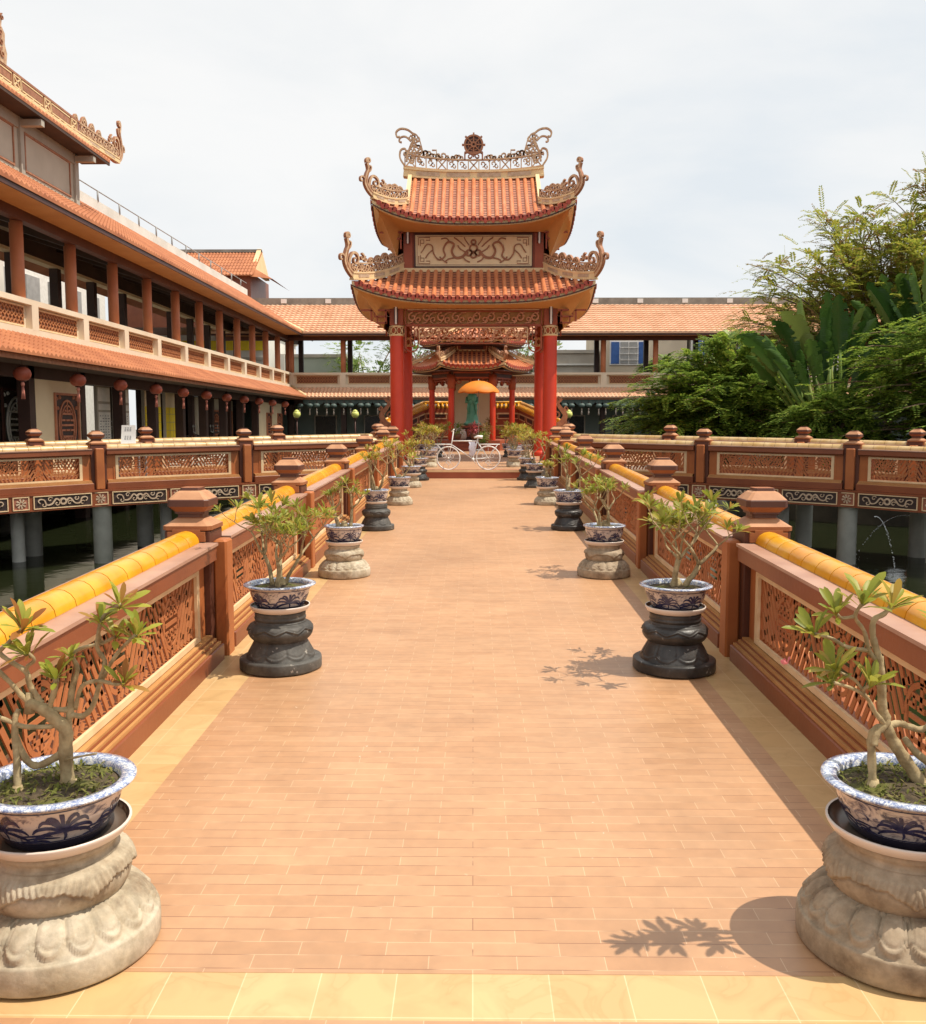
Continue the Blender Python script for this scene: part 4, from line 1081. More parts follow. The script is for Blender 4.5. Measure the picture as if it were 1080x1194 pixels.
for sx in (-1, 1):
    for sy in (-1, 1):
        base, L = hip_line(*LOW, sx, sy); dragon_ridge(lower, base, 0, L, .88)
b = MB()
for sy in (-1, 1): b.box(-1.92, 1.92, *sorted((GY+sy*1.0, GY+sy*1.09)), 5.62, 5.72)
for sx in (-1, 1): b.box(*sorted((sx*1.87, sx*1.96)), GY-1.0, GY+1.0, 5.62, 5.722)
b.build('roof_flashing', 'cream_relief', lower)
# upper storey
b = MB(); b.box(-1.86, 1.86, GY-1.0, GY+1.0, 5.45, 7.0, 0)
for sy in (-1, 1):
    for x in (-1.86, 1.62): b.box(x, x+.24, *sorted((GY+sy*1.0, GY+sy*1.05)), 5.66, 6.9, 0)
    b.box(-1.62, 1.62, *sorted((GY+sy*1.0, GY+sy*1.03)), 6.66, 6.9, 1); b.box(-1.62, 1.62, *sorted((GY+sy*1.0, GY+sy*1.03)), 5.66, 5.72, 0)
up = b.build('upper_storey', ['gate_brown', 'dark_trim'], gate)
for sy in (-1, 1):
    y = GY+sy*1.0
    F = lambda a, c, d: (a, y+sy*d, c)
    b = MB(); b.box(-1.55, 1.55, *sorted((y, y+sy*.03)), 5.76, 6.60, 0)
    for pts in ([(-1.50,5.81),(1.50,5.81),(1.50,6.55),(-1.50,6.55),(-1.50,5.81)],): b.ribbon(pts, .02, F, .03, .042, 2)
    b.ribbon([(-1.56,5.75),(1.56,5.75),(1.56,6.61),(-1.56,6.61),(-1.56,5.75)], .05, F, .0, .05, 3)
    for s in (-1, 1):
        for v in (-1, 1):   # key-fret corners
            x0, z0 = s*1.46, 6.18+v*.34
            b.ribbon([(x0, z0-v*.20), (x0, z0), (x0-s*.30, z0), (x0-s*.30, z0-v*.07), (x0-s*.20, z0-v*.07)], .022, F, .03, .045, 1)
            b.ribbon([(x0-s*.05, z0-v*.22), (x0-s*.05, z0-v*.06), (x0-s*.14, z0-v*.06), (x0-s*.14, z0-v*.15), (x0-s*.05, z0-v*.15)], .018, F, .03, .045, 1)
        d_ = smooth([(s*.16,6.16),(s*.30,6.02),(s*.48,6.00),(s*.58,6.16),(s*.52,6.34),(s*.68,6.40),(s*.80,6.22),(s*.76,6.04),(s*.92,5.94),(s*1.06,6.10),(s*1.10,6.30),(s*1.24,6.34),(s*1.34,6.20),(s*1.40,6.12)], 5)
        b.ribbon(d_, [.07-.052*i/len(d_) for i in range(len(d_))], F, .03, .062, 1)
        for (pp, w) in (([(s*.48,6.0),(s*.66,5.96),(s*.74,5.90)],.035), ([(s*.30,6.06),(s*.22,5.94),(s*.10,5.88)],.035), ([(s*.62,6.38),(s*.72,6.50),(s*.86,6.48)],.03), ([(s*.22,6.28),(s*.40,6.44),(s*.52,6.52)],.03), ([(s*.12,6.32),(s*.22,6.46),(s*.25,6.53)],.026), ([(s*.90,6.02),(s*.80,5.92),(s*.70,5.86)],.03), ([(s*1.08,6.2),(s*1.2,6.1),(s*1.28,5.98)],.028), ([(s*.14,6.1),(s*.35,6.22),(s*.42,6.32)],.03)):
            b.ribbon(smooth(pp, 3), w, F, .03, .058, 1)
    for (x, z, r) in ((0,6.24,.10),(-.12,6.12,.08),(.12,6.12,.08),(0,6.06,.075),(0,6.40,.06)):
        b.ribbon([(x+r*math.cos(a), z+r*math.sin(a)*.9) for a in [2*PI*i/12 for i in range(13)]], .045, F, .03, .066, 1)
    b.build('dragon_panel', ['panel_cream', 'ornament_brown', 'relief_cream', 'dark_trim'], up)
for sx in (-1, 1):
    b = MB(); F = lambda a, c, d: (sx*1.86+sx*d, GY+a, c)
    b.box(*sorted((sx*1.86, sx*1.885)), GY-.75, GY+.75, 5.8, 6.6, 0); scroll_band(b, F, -.65, .65, 5.9, 6.5, 4, .04, .04, 1, 1)
    b.build('dragon_panel', ['cream_relief', 'ornament_brown'], up)
    for y in (GY-1.0, GY+1.0):   # struts at the corners of the upper storey
        yb = y-.2 if y < GY else y+.2; b = MB(); F = lambda a, c, d: (sx*(1.86+a), yb+d, c)
        for pts in ([(0,6.62),(.62,6.62)], [(.33,6.62),(.33,6.46),(.06,6.46)], [(.25,6.46),(.25,6.32)], [(.06,6.62),(.06,6.20)]): b.ribbon(pts, .04, F, -.025, .025)
        b.build('fret_bracket', 'gate_brown', up)
        yy = y-.05 if y < GY else y+.05; s = -1 if y < GY else 1
        b = MB(); b.box(sx*1.74-.04, sx*1.74+.04, *sorted((yy, yy+s*.08)), 6.38, 6.78, 0); b.box(sx*1.74-.02, sx*1.74+.02, *sorted((yy+s*.02, yy+s*.092)), 6.35, 6.76, 1)
        b.build('bracket', ['dark_trim', 'white_paint'], up)
B = roofset(); storey_roof(*UPP, B)
for sy in (-1, 1):   # the main slopes, up to the ridge
    e = [(-1.74*-sy*-1, GY+sy*1.28), (1.74*-sy*-1, GY+sy*1.28)]
    e = [(-1.74, GY-1.28), (1.74, GY-1.28)] if sy < 0 else [(1.74, GY+1.28), (-1.74, GY+1.28)]
    t = [(-1.74, GY-.03), (1.74, GY-.03)] if sy < 0 else [(1.74, GY+.03), (-1.74, GY+.03)]
    roof_side(B, e[0], e[1], t[0], t[1], 7.32, 8.30, 0, ends=False, trim=False, conc=.0)
upper = close_roof(B, gate)
soffit(2.54, 2.06, 6.61, .50, 2.02, 1.14, 5.98, 6.64, gate)
b = MB(); b.box(-1.9, 1.9, GY-1.12, GY+1.12, 6.70, 6.76); b.build('ceiling', 'soffit_orange', gate)
for sx in (-1, 1):
    b = MB(); b.prism([(GY-1.22,7.34),(GY+1.22,7.34),(GY,8.26)], lambda a, c, d: (sx*d, a, c), 1.66, 1.72); b.build('gable', 'gate_brown', upper)
    for sy in (-1, 1):
        base, L = hip_line(*UPP, sx, sy); dragon_ridge(upper, base, 0, L, .76, .13)
        b = MB(); b.ribbon([(GY+sy*1.34,7.36),(GY+sy*.03,8.38)], .13, lambda a, c, d: (sx*d, a, c), 1.69, 1.79, 0); b.build('verge', 'cream_relief', upper)
# ridge: cream band, openwork, curled ends and the dharma wheel
b = MB()
F = lambda a, c, d: (a, GY+d, c)
curve = lambda x: .16*(abs(x)/1.9)**2.6
xs = [-1.92+3.84*i/20 for i in range(21)]
b.ribbon([(x, 8.36+curve(x)*.5) for x in xs], .20, F, -.11, .11, 0)
for zz in (8.27, 8.47): b.ribbon([(x, zz+curve(x)*.6) for x in xs], .05, F, -.14, .14, 0)
for c in (-1.25, -.42, .42, 1.25):
    q = [c-.32+.64*i/8 for i in range(9)]; b.ribbon([(x, 8.37+curve(x)*.5) for x in q], .11, F, -.125, .125, 1)
rg_ = b.build('ridge', ['cream_relief', 'relief_cream'], upper)
b = MB()
b.ribbon([(x, 8.80+curve(x)*1.2) for x in xs], .035, F, -.035, .035, 0, 1); b.ribbon([(x, 8.52+curve(x)*.8) for x in xs], .03, F, -.035, .035, 0, 1)
for i in range(-6, 7):
    x = i*.29; lo, hi = 8.52+curve(x)*.8, 8.80+curve(x)*1.2; m_ = (lo+hi)/2
    b.ribbon([(x-.145, lo), (x-.145, hi)], .028, F, -.03, .03, 0, 1)
    if i % 3 == 0:
        b.ribbon([(x-.13, lo), (x+.13, hi)], .026, F, -.025, .025, 0, 1); b.ribbon([(x-.13, hi), (x+.13, lo)], .026, F, -.025, .025, 0, 1)
    else:
        b.ribbon(spiral(x-.045, m_+.03, .085, .02, -PI/2, .95, 9), .026, F, -.025, .025, 0, 1); b.ribbon(spiral(x+.06, m_-.04, .065, .02, PI/2, .95, 8), .024, F, -.025, .025, 0, 1)
for s in (-1, 1):
    # stepped cresting beside the wheel and the tall curled end
    for (x, z, r) in ((.40,8.86,.10),(.55,8.84,.07),(.98,8.86,.08),(1.14,8.90,.11),(1.30,8.98,.10)):
        b.ribbon(spiral(s*x, z, r, .02, -PI/2, .95*s, 9), .04, F, -.03, .03, 0, 1)
    b.ribbon([(s*.86,8.82),(s*1.02,8.96),(s*1.02,9.06),(s*1.14,9.06)], .03, F, -.03, .03, 0, 1)
    b.ribbon([(s*1.34,8.84),(s*1.47,9.30)], .03, F, -.03, .03, 0, 1)
    b.ribbon([(s*1.86,8.86),(s*1.72,9.22),(s*1.60,9.44)], .034, F, -.03, .03, 0, 1)
    b.ribbon(smooth([(s*1.47,9.30),(s*1.56,9.46),(s*1.68,9.52),(s*1.84,9.62)], 3), .034, F, -.03, .03, 0, 1)
    for (x, z, r, t) in ((1.50,9.02,.11,1),(1.60,9.20,.09,-1),(1.66,9.00,.10,1),(1.54,9.34,.07,1),(1.72,8.78,.10,1),(1.48,8.80,.08,-1),(1.74,9.38,.07,1)):
        b.ribbon(spiral(s*x, z, r, .02, PI/2, 1.0*t*s, 10), .042, F, -.028, .028, 0, 1)
    b.ribbon(smooth([(s*1.90,8.66),(s*2.02,8.86),(s*2.0,9.06),(s*1.88,9.10),(s*1.86,8.98),(s*1.93,8.94)], 4), .045, F, -.035, .035, 0, 1)
    b.ribbon(smooth([(s*1.72,9.30),(s*1.86,9.42),(s*2.0,9.40),(s*2.04,9.30),(s*1.97,9.27)], 4), .04, F, -.035, .035, 0, 1)
    b.ribbon(smooth([(s*1.62,9.46),(s*1.80,9.60),(s*2.0,9.63),(s*2.12,9.54),(s*2.10,9.42),(s*2.02,9.42)], 4), .045, F, -.035, .035, 0, 1)

for s in (-1, 1):
    for (x, z, r, t) in ((1.40,8.96,.09,1),(1.56,8.92,.10,-1),(1.66,8.86,.08,1),(1.52,9.14,.08,-1),(1.70,9.12,.08,-1),(1.58,9.30,.08,1),(1.80,9.00,.08,1),(1.78,8.86,.07,-1),(1.66,9.42,.07,-1),(1.22,8.88,.07,-1),(.88,8.84,.06,1),(.70,8.82,.05,-1)):
        b.ribbon(spiral(s*x, z, r, .02, -PI/2, 1.05*t*s, 10), .036, F, -.03, .03, 0, 1)
    b.ribbon(smooth([(s*1.84,8.76),(s*1.80,9.0),(s*1.68,9.2),(s*1.62,9.40)], 4), .05, F, -.036, .036, 0, 1)
    b.ribbon([(s*1.44,9.00),(s*1.74,9.00)], .03, F, -.03, .03, 0, 1); b.ribbon([(s*1.47,9.18),(s*1.70,9.18)], .03, F, -.03, .03, 0, 1)
for i in range(9):
    for s in (-1, 1):
        x = .34+.125*i; hgt = 8.80+curve(x)*1.2; r = .055+.022*math.sin(i*1.9)+.006*i
        b.ribbon(spiral(s*x, hgt+r*.9, r, .015, -PI/2, 1.05*s*(1 if i % 2 else -1), 9), .034, F, -.03, .03, 0, 1)
b.build('ridge_cresting', ['ornament_cream', 'ornament_brown'], rg_)
b = MB(); wz = 9.20
for x in (-.24, .24): b.box(x-.02, x+.02, GY-.035, GY+.035, 8.80, 9.0, 0)
b.box(-.25, .25, GY-.04, GY+.04, 8.98, 9.02, 0)
for s in (-1, 1): b.ribbon(spiral(s*.11, 8.90, .085, .02, PI/2, 1.0*s, 9), .03, F, -.03, .03, 0)
C = lambda r, n=28: [(r*math.cos(2*PI*i/n), wz+r*math.sin(2*PI*i/n)) for i in range(n+1)]
b.ribbon(C(.245), .05, F, -.05, .05, 0); b.prism(C(.225)[:-1], F, -.02, .02, 1); b.ribbon(C(.06, 12), .05, F, -.06, .06, 0); b.ribbon(C(.15, 20), .018, F, -.035, .035, 0)
for i in range(8):
    a = 2*PI*i/8; ca, sa = math.cos(a), math.sin(a)
    b.ribbon([(.04*ca, wz+.04*sa), (.24*ca, wz+.24*sa)], .03, F, -.045, .045, 0)
    b.ribbon([(.26*ca, wz+.26*sa), (.32*ca, wz+.32*sa)], .045, F, -.035, .035, 0)
b.build('dharma_wheel', ['ornament_brown', 'dark_trim'], upper)
# fretted friezes between the columns
for sy in (-1, 1):
    yy = GY+sy*1.82
    F = lambda a, c, d: (a, yy+d, c)
    b = MB()
    for pts, w in (([(-1.76,3.55),(-1.76,4.56),(1.76,4.56),(1.76,3.55)],.05), ([(-1.70,4.50),(1.70,4.50)],.03), ([(-1.76,4.14),(1.76,4.14)],.055), ([(-1.44,3.56),(-1.44,4.11),(1.44,4.11),(1.44,3.56)],.03), ([(-1.44,3.68),(1.44,3.68)],.026)):
        if sy > 0 and pts[0][1] < 4: continue
        b.ribbon(pts, w, F, -.045, .045, 0, 0)
    scroll_band(b, F, -1.70, 1.70, 4.16, 4.50, 9, .036, .03, 2, 0)
    if sy < 0: scroll_band(b, F, -1.42, 1.42, 3.69, 4.10, 8, .036, .03, 2, 0)
    for s in ((-1, 1) if sy < 0 else ()):
        for k in range(4): b.ribbon(spiral(s*1.60, 3.66+.15*k, .10, .03, PI/2, s*1.0, 9), .03, F, -.03, .03, 0, 0)
        b.ribbon(smooth([(s*1.76,3.55),(s*1.62,3.46),(s*1.50,3.50),(s*1.44,3.57)], 3), .03, F, -.03, .03, 0, 0)
        b.ribbon([(s*1.40,3.66),(s*1.40,4.08)], .02, F, -.048, .048, 1, 1); 
    b.ribbon([(-1.40,4.085),(1.40,4.085)], .018, F, -.048, .048, 1, 1); b.ribbon([(-1.70,4.535),(1.70,4.535)], .018, F, -.048, .048, 1, 1)
    b.build('frieze', ['gate_brown', 'cream_line', 'frieze_face'], gate)
for sx in (-1, 1):
    F = lambda a, c, d: (sx*2.0+d, GY+a, c)
    b = MB()
    for pts, w in (([(-1.5,4.56),(1.5,4.56)],.05), ([(-1.5,4.14),(1.5,4.14)],.05), ([(-1.5,3.7),(1.5,3.7)],.035)): b.ribbon(pts, w, F, -.04, .04, 0, 0)
    scroll_band(b, F, -1.45, 1.45, 4.16, 4.52, 6, .036, .03, 0, 0); scroll_band(b, F, -1.45, 1.45, 3.72, 4.11, 6, .036, .03, 0, 0)
    b.build('frieze', ['gate_brown', 'cream_line'], gate)

# ------------------------------------------------------------------ the shrine behind
HX, HY = -.05, 35.0
shr = empty('shrine_pavilion', (0,0,0), 'small six-sided shrine with two tiled roofs sheltering the green statue', 'shrine')
def hexp(r, k): a = PI/3*k; return (HX+r*math.cos(a), HY+r*math.sin(a))
b = MB(); b.prism([hexp(2.0, k) for k in range(6)], lambda a, c, d: (a, c, d), PZ+.36, PZ-.2); 
b.build('base', 'step_red', shr)
for k in range(6):
    p = hexp(1.5, k); b = MB(); b.lathe([(.105,PZ+.3),(.105,3.3)], 16, (*p, 0), cap=False); o = b.build('column', 'gate_column', shr)
    b = MB(); b.lathe([(.12,2.86),(.14,2.90),(.14,3.05),(.16,3.10),(.16,3.36)], 12, (*p, 0)); b.build('capital', 'gate_brown', o)
for k in range(6):
    p, q = Vector(hexp(1.5, k)), Vector(hexp(1.5, (k+1) % 6)); L = (q-p).length; e = (q-p)/L
    F = lambda a, c, d: (p.x+e.x*a-e.y*d, p.y+e.y*a+e.x*d, c)
    b = MB(); b.ribbon([(.08, 3.34), (L-.08, 3.34)], .24, F, -.05, .05, 0); b.ribbon([(.12, 3.34), (L-.12, 3.34)], .12, F, -.06, .06, 1)
    for a in (.3, .75, 1.2): b.ribbon(spiral(a, 3.12, .12, .03, PI/2, 1, 9), .04, F, -.03, .03, 0)
    b.ribbon([(.1, 3.0), (.22, 3.16), (L-.22, 3.16), (L-.1, 3.0)], .04, F, -.03, .03, 0)
    b.build('frieze', ['gate_brown', 'dark_trim'], shr)
for (re, rt, ze, zt, lift) in ((2.30, 1.30, 3.62, 4.20, .16), (2.02, .62, 4.56, 5.16, .16)):
    B = roofset()
    for k in range(6):
        roof_side(B, hexp(re, k), hexp(re, (k+1)%6), hexp(rt, k), hexp(rt, (k+1)%6), ze, zt, lift, sp=.165, r=.042)
    o = close_roof(B, shr)
    b = MB(); b.prism([hexp(re-.06, k) for k in range(6)], lambda a, c, d: (a, c, d), ze-.16, ze-.12); b.build('soffit', 'dark_trim', o)
    for k in range(6):
        p0, p1 = Vector(hexp(rt, k)), Vector(hexp(re, k)); L = (p1-p0).length
        base = lambda s, p0=p0, p1=p1, L=L: (p0.x+(p1.x-p0.x)*s/L, p0.y+(p1.y-p0.y)*s/L, zt+(ze-zt)*(s/L)+lift*max(0,s/L)**2*1.0+.03)
        dragon_ridge(o, base, 0, L, .40, .08)
    if rt > 1: 
        b = MB(); b.prism([hexp(1.22, k) for k in range(6)], lambda a, c, d: (a, c, d), 4.62, 4.0, 0)
        for k in range(6):
            p, q = Vector(hexp(1.22, k)), Vector(hexp(1.22, (k+1) % 6)); L = (q-p).length; e = (q-p)/L
            F = lambda a, c, d: (p.x+e.x*a+e.y*d, p.y+e.y*a-e.x*d, c)
            b.ribbon([(.08,4.24),(L-.08,4.24),(L-.08,4.50),(.08,4.50),(.08,4.24)], .06, F, 0, .03, 1); b.ribbon([(.2,4.37),(L-.2,4.37)], .16, F, 0, .02, 2)
        b.build('upper_wall', ['gate_brown', 'cream_relief', 'dark_trim'], shr)
b = MB(); b.lathe([(.62,5.14),(.5,5.26),(.2,5.34),(.12,5.40),(.20,5.52),(.16,5.66),(.05,5.78),(.07,5.86),(.001,5.98)], 16, (HX, HY, 0)); b.build('finial', 'cream_relief', shr)
b = MB(); b.box(HX-.72, HX+.72, HY+1.22, HY+1.30, PZ+.3, 3.3); b.build('back_wall', 'cream_wall', shr)
b = MB()
for i in range(3): b.box(HX-.70, HX+.70, 32.75+.22*i, 33.4, PZ-.1, PZ+.12*(i+1))
tag(b.build('stair', 'step_red'), 'red painted steps climbing to the small shrine', 'steps')
# statue: one continuous robed figure on a lotus
b = MB()
def robe(a, j, r, z):
    return r*(1+.06*math.sin(5*a+z*6)*(1 if z < 1.2 else .3))*(1 if abs(math.cos(a)) > .2 else .88), z
b.lathe([(.20,0),(.31,.03),(.33,.09),(.25,.15),(.24,.17),(.22,.25),(.19,.45),(.165,.65),(.16,.80),(.185,.95),(.195,1.08),(.15,1.18),(.065,1.22),(.06,1.25),(.085,1.29),(.098,1.36),(.085,1.44),(.05,1.50),(.045,1.56),(.001,1.60)], 28, fn=robe)
b.tube([(-.17,-.02,1.06),(-.21,-.08,.88),(-.10,-.20,.90),(-.02,-.22,.98)], [.065,.06,.05,.028], 8)
b.tube([(.17,-.02,1.06),(.21,-.08,.88),(.12,-.19,.84),(.05,-.22,.86)], [.065,.06,.05,.028], 8)
b.tube([(-.12,-.19,.86),(-.15,-.17,.62),(-.13,-.18,.45)], [.05,.045,.02], 8); b.tube([(.13,-.18,.82),(.16,-.17,.58),(.14,-.18,.42)], [.05,.045,.02], 8)
o = b.build('statue', 'jade'); o.location = (HX, HY-.1, 1.52)
tag(o, 'green robed standing statue on a lotus base beneath the orange umbrella', 'statue')
b = MB(); b.box(-.42,.42,-.40,.36,0,.06,0); b.box(-.36,.36,-.34,.30,.06,.46,0); b.box(-.42,.42,-.40,.36,.46,.52,1)
for k in range(5): b.box(-.33+.14*k,-.23+.14*k,-.345,-.34,.12,.40,1)
o = b.build('altar', ['dark_trim','step_red']); o.location = (HX, HY-.05, PZ+.36); tag(o, 'dark carved plinth carrying the green statue', 'altar')
# umbrella
um = empty('parasol', (.18, 32.5, PZ), 'big orange cloth umbrella on a thin pole before the green statue', 'umbrella')
b = MB(); b.lathe([(.72,2.06),(.70,2.11),(.60,2.22),(.44,2.34),(.24,2.42),(.02,2.45)], 24, fn=lambda a, j, r, z: (r, z-(.035*abs(math.sin(4*a)) if j == 0 else 0)), cap=False); b.build('canopy', 'umbrella_orange', um)
b = MB(); b.tube([(0,0,0),(0,0,2.50)], .014, 8)
for k in range(8):
    a = 2*PI*k/8; b.tube([(0,0,2.40),(.68*math.cos(a),.68*math.sin(a),2.09)], .005, 4)
b.build('pole', 'metal_grey', um)
b = MB(); b.lathe([(.16,0),(.16,.05),(.04,.08)], 16); b.build('foot', 'metal_grey', um)
# low enclosing walls with yellow tile caps
def cap_wall(pts, label):
    root = empty('enclosure_wall', (0,0,0), label, 'wall', 'tile-capped walls round the shrine')
    for i in range(len(pts)-1):
        (x0,y0,z0),(x1,y1,z1) = pts[i], pts[i+1]; L = math.hypot(x1-x0, y1-y0); ex, ey = (x1-x0)/L, (y1-y0)/L
        F = lambda a, c, d: (x0+ex*a-ey*d, y0+ey*a+ex*d, c)
        b = MB(); b.add([F(0,PZ-.1,-.1),F(L,PZ-.1,-.1),F(L,z1-.2,-.1),F(0,z0-.2,-.1),F(0,PZ-.1,.1),F(L,PZ-.1,.1),F(L,z1-.2,.1),F(0,z0-.2,.1)], [(0,1,2,3),(7,6,5,4),(3,2,6,7),(1,5,6,2),(4,0,3,7)], 0)
        for q in (.25, .55, .85):
            zl = lambda a, q=q: PZ+.05+((z0+(z1-z0)*a/L)-.25-PZ)*q
            b.ribbon([(.05, zl(0)), (L-.05, zl(L))], .035, F, -.125, .125, 1)
        n = max(1, int(L/.7))
        for k in range(n):
            a0, a1 = L*k/n+.10, L*(k+1)/n-.10; za, zb = (z0+(z1-z0)*a0/L)-.40, (z0+(z1-z0)*a1/L)-.40
            b.ribbon([(a0,za-.22),(a1,zb-.22),(a1,zb),(a0,za),(a0,za-.22)], .03, F, -.118, .118, 1); b.ribbon([(a0+.06,za-.11),(a1-.06,zb-.11)], .12, F, -.112, .112, 2)
        b.build('wall_panel', ['gate_brown', 'cream_line', 'dark_trim'], root)
        b = MB(); k = max(2, int(L/.15))
        for j in range(k):
            a = L*(j+.5)/k; z = z0+(z1-z0)*a/L
            for s in (-1, 1): b.tube([F(a, z, 0), F(a, z-.20, s*.24)], .045, 6)
        b.tube([F(-.03, z0+.02, 0), F(L+.03, z1+.02, 0)], .06, 8)
        b.build('tile_cap', 'coping_glaze', root)
cap_wall([(-1.0,37.4,2.42),(-2.0,37.2,2.42),(-2.75,34.6,1.98),(-3.1,32.6,1.70)], 'low wall with yellow tile cap curving round the lantern-gallery flank of the shrine')
cap_wall([(.9,37.4,2.42),(1.9,37.2,2.42),(2.65,34.6,1.98),(3.0,32.6,1.70)], 'low wall with yellow tile cap curving round the leafy garden flank of the shrine')
for s in (-1, 1):
    b = MB(); F = lambda a, c, d: (s*(2.62+a), 28.2+d, c)
    b.box(*sorted((s*2.42, s*2.82)), 28.1, 28.3, PZ-.2, 1.55, 0)
    b.ribbon(smooth([(-.15,1.5),(.05,1.62),(.16,1.86),(.02,2.06),(-.06,2.22),(.06,2.34)], 5), [.20-.006*i for i in range(26)], F, -.08, .08, 0, 1)
    for (x, z, r, t) in ((-.02,2.32,.10,1.2),(.16,1.66,.10,1),(-.10,1.86,.11,-1),(.20,2.05,.07,1),(-.14,1.60,.08,1),(.05,1.46,.12,1)): b.ribbon(spiral(x, z, r, .02, PI/2, t, 10), .045, F, -.07, .07, 0, 1)
    tag(b.build('dragon_finial', ['ornament_brown', 'ornament_cream']), 'curling brown dragon finial on a wall end beside the %s gate column' % ('sunlit outer' if s < 0 else 'garden-side'), 'finial', 'dragon finials beside the gate')
# pale vases and bouquets before the altar
for i, (x, y, h) in enumerate(((-.62,33.9,.62),(-.38,33.6,.40))):
    b = MB(); b.lathe([(.09,0),(.14,.12*h/.4),(.12,.30*h/.4),(.06,.36*h/.4),(.09,h)], 16); o = b.build('vase', 'white_paint'); o.location = (x, y, PZ+.36)
    tag(o, '%s pale vase beside the statue' % ('taller' if i == 0 else 'shorter'), 'vase')
for i, (x, y, z, mat) in enumerate(((.02,33.2,1.05,'flower_pink'),(.45,33.1,1.0,'autumn_leaf'),(.34,32.6,.72,'far_leaf'),(-.55,33.2,1.05,'far_leaf'),(.62,33.8,1.25,'autumn_leaf'))):
    rg = random.Random(300+i); root = empty('bouquet', (x, y, z), ['pink and green offering bouquet right before the statue','russet bouquet beside the umbrella pole','low dark pot of greenery at the shrine steps','green leafy bunch beside the red column','tall russet bunch against the cream shrine wall'][i], 'bouquet', 'offerings and flowers at the shrine')
    b = MB(); b.lathe([(.08,0),(.12,.10),(.14,.2),(.12,.2)], 14); b.build('pot', 'pot_plain', root)
    b = MB(); c = Vector((0,0,.36))
    for k in range(170):
        d = Vector((rg.gauss(0,1), rg.gauss(0,1), rg.gauss(.3,1))).normalized(); leaf(b, c+d*rg.uniform(.02,.22), d, Vector((0,0,1)), rg.uniform(.06,.12), .045)
    b.build('foliage', mat, root)

# ------------------------------------------------------------------ the white display bicycle and its cloth
bk = empty('bicycle', (-.106, 19.45, PZ), 'small white-painted display bicycle parked across the island step', 'bicycle')
def wheel(x, r):
    z = r
    b = MB(); C = [(x+r*math.cos(2*PI*i/36), 0, z+r*math.sin(2*PI*i/36)) for i in range(37)]
    b.tube(C, .016, 6, 0, True, False); o = b.build('wheel', 'white_paint', bk)
    b = MB()
    for i in range(12):
        a = 2*PI*i/12; b.tube([(x,0,z),(x+r*.97*math.cos(a),0,z+r*.97*math.sin(a))], .0035, 4)
    b.tube([(x,-.04,z),(x,.04,z)], .02, 8)
    F = lambda p, q, d: (p, d, q)
    for k in range(3):
        a = 2*PI*k/3+.4; b.ribbon(spiral(x+.09*math.cos(a), z+.09*math.sin(a), .06, .02, a, 1.1, 10), .014, F, -.006, .006)
    b.build('spokes', 'white_paint', o)
wheel(-.418, .24); wheel(.418, .245)
b = MB(); T = lambda *p, r=.012: b.tube([(x, 0, z) for x, z in p], r, 7)
T((-.418,.24),(-.345,.56),(-.31,.80)); T((-.33,.60),(.21,.60)); T((-.345,.52),(.10,.22)); T((.10,.22),(.20,.66)); T((.10,.22),(.418,.245)); T((.19,.58),(.418,.245)); 
b.build('frame', 'white_paint', bk)
b = MB(); b.tube([(-.30,-.22,.84),(-.34,-.10,.80),(-.31,0,.80),(-.34,.10,.80),(-.30,.22,.84)], .012, 7); b.build('handlebar', 'white_paint', bk)
b = MB(); b.tube([(.12,0,.67),(.20,0,.69),(.30,0,.68)], [.03,.06,.075], 8, flat=.5); b.build('saddle', 'white_paint', bk)
b = MB()
for y in (-.08, .08): b.tube([(.24,y,.53),(.66,y,.53)], .008, 5); b.tube([(-.36,y,.53),(-.70,y,.53)], .008, 5); b.tube([(-.418,y*.6,.24),(-.66,y,.53)], .006, 5); b.tube([(.418,y*.6,.245),(.62,y,.53)], .006, 5)
for k in range(4): b.tube([(.30+.1*k,-.08,.53),(.30+.1*k,.08,.53)], .006, 5); b.tube([(-.40-.09*k,-.08,.53),(-.40-.09*k,.08,.53)], .006, 5)
b.build('rack', 'white_paint', bk)
b = MB(); b.tube([(.10,-.05,.22),(.10,.05,.22)], .03, 8); b.tube([(.10,-.05,.22),(.16,-.05,.12)], .008, 5); b.tube([(.10,.05,.22),(.04,.05,.32)], .008, 5); b.build('pedal', 'white_paint', bk)
b = MB()
def cl(u, v):
    a = (u-.5)*PI*1.0
    return (.02+.13*u+.012*math.sin(14*v+3), -.05*math.cos(a)*0 - .03*math.sin(v*PI)*(1 if True else 0) + .012*math.sin(u*22)*v, .62-.30*v-.03*math.sin(u*PI))
b.grid(cl, 14, 10); b.grid(lambda u, v: (lambda p: (p[0], .03+.012*math.sin(u*19), p[2]+.06*v))(cl(u, v)), 14, 10)
o = b.build('cloth', 'cloth_white'); o.location = (-.106, 19.45, PZ); tag(o, 'white cloth draped over the bar of the white bicycle', 'cloth')

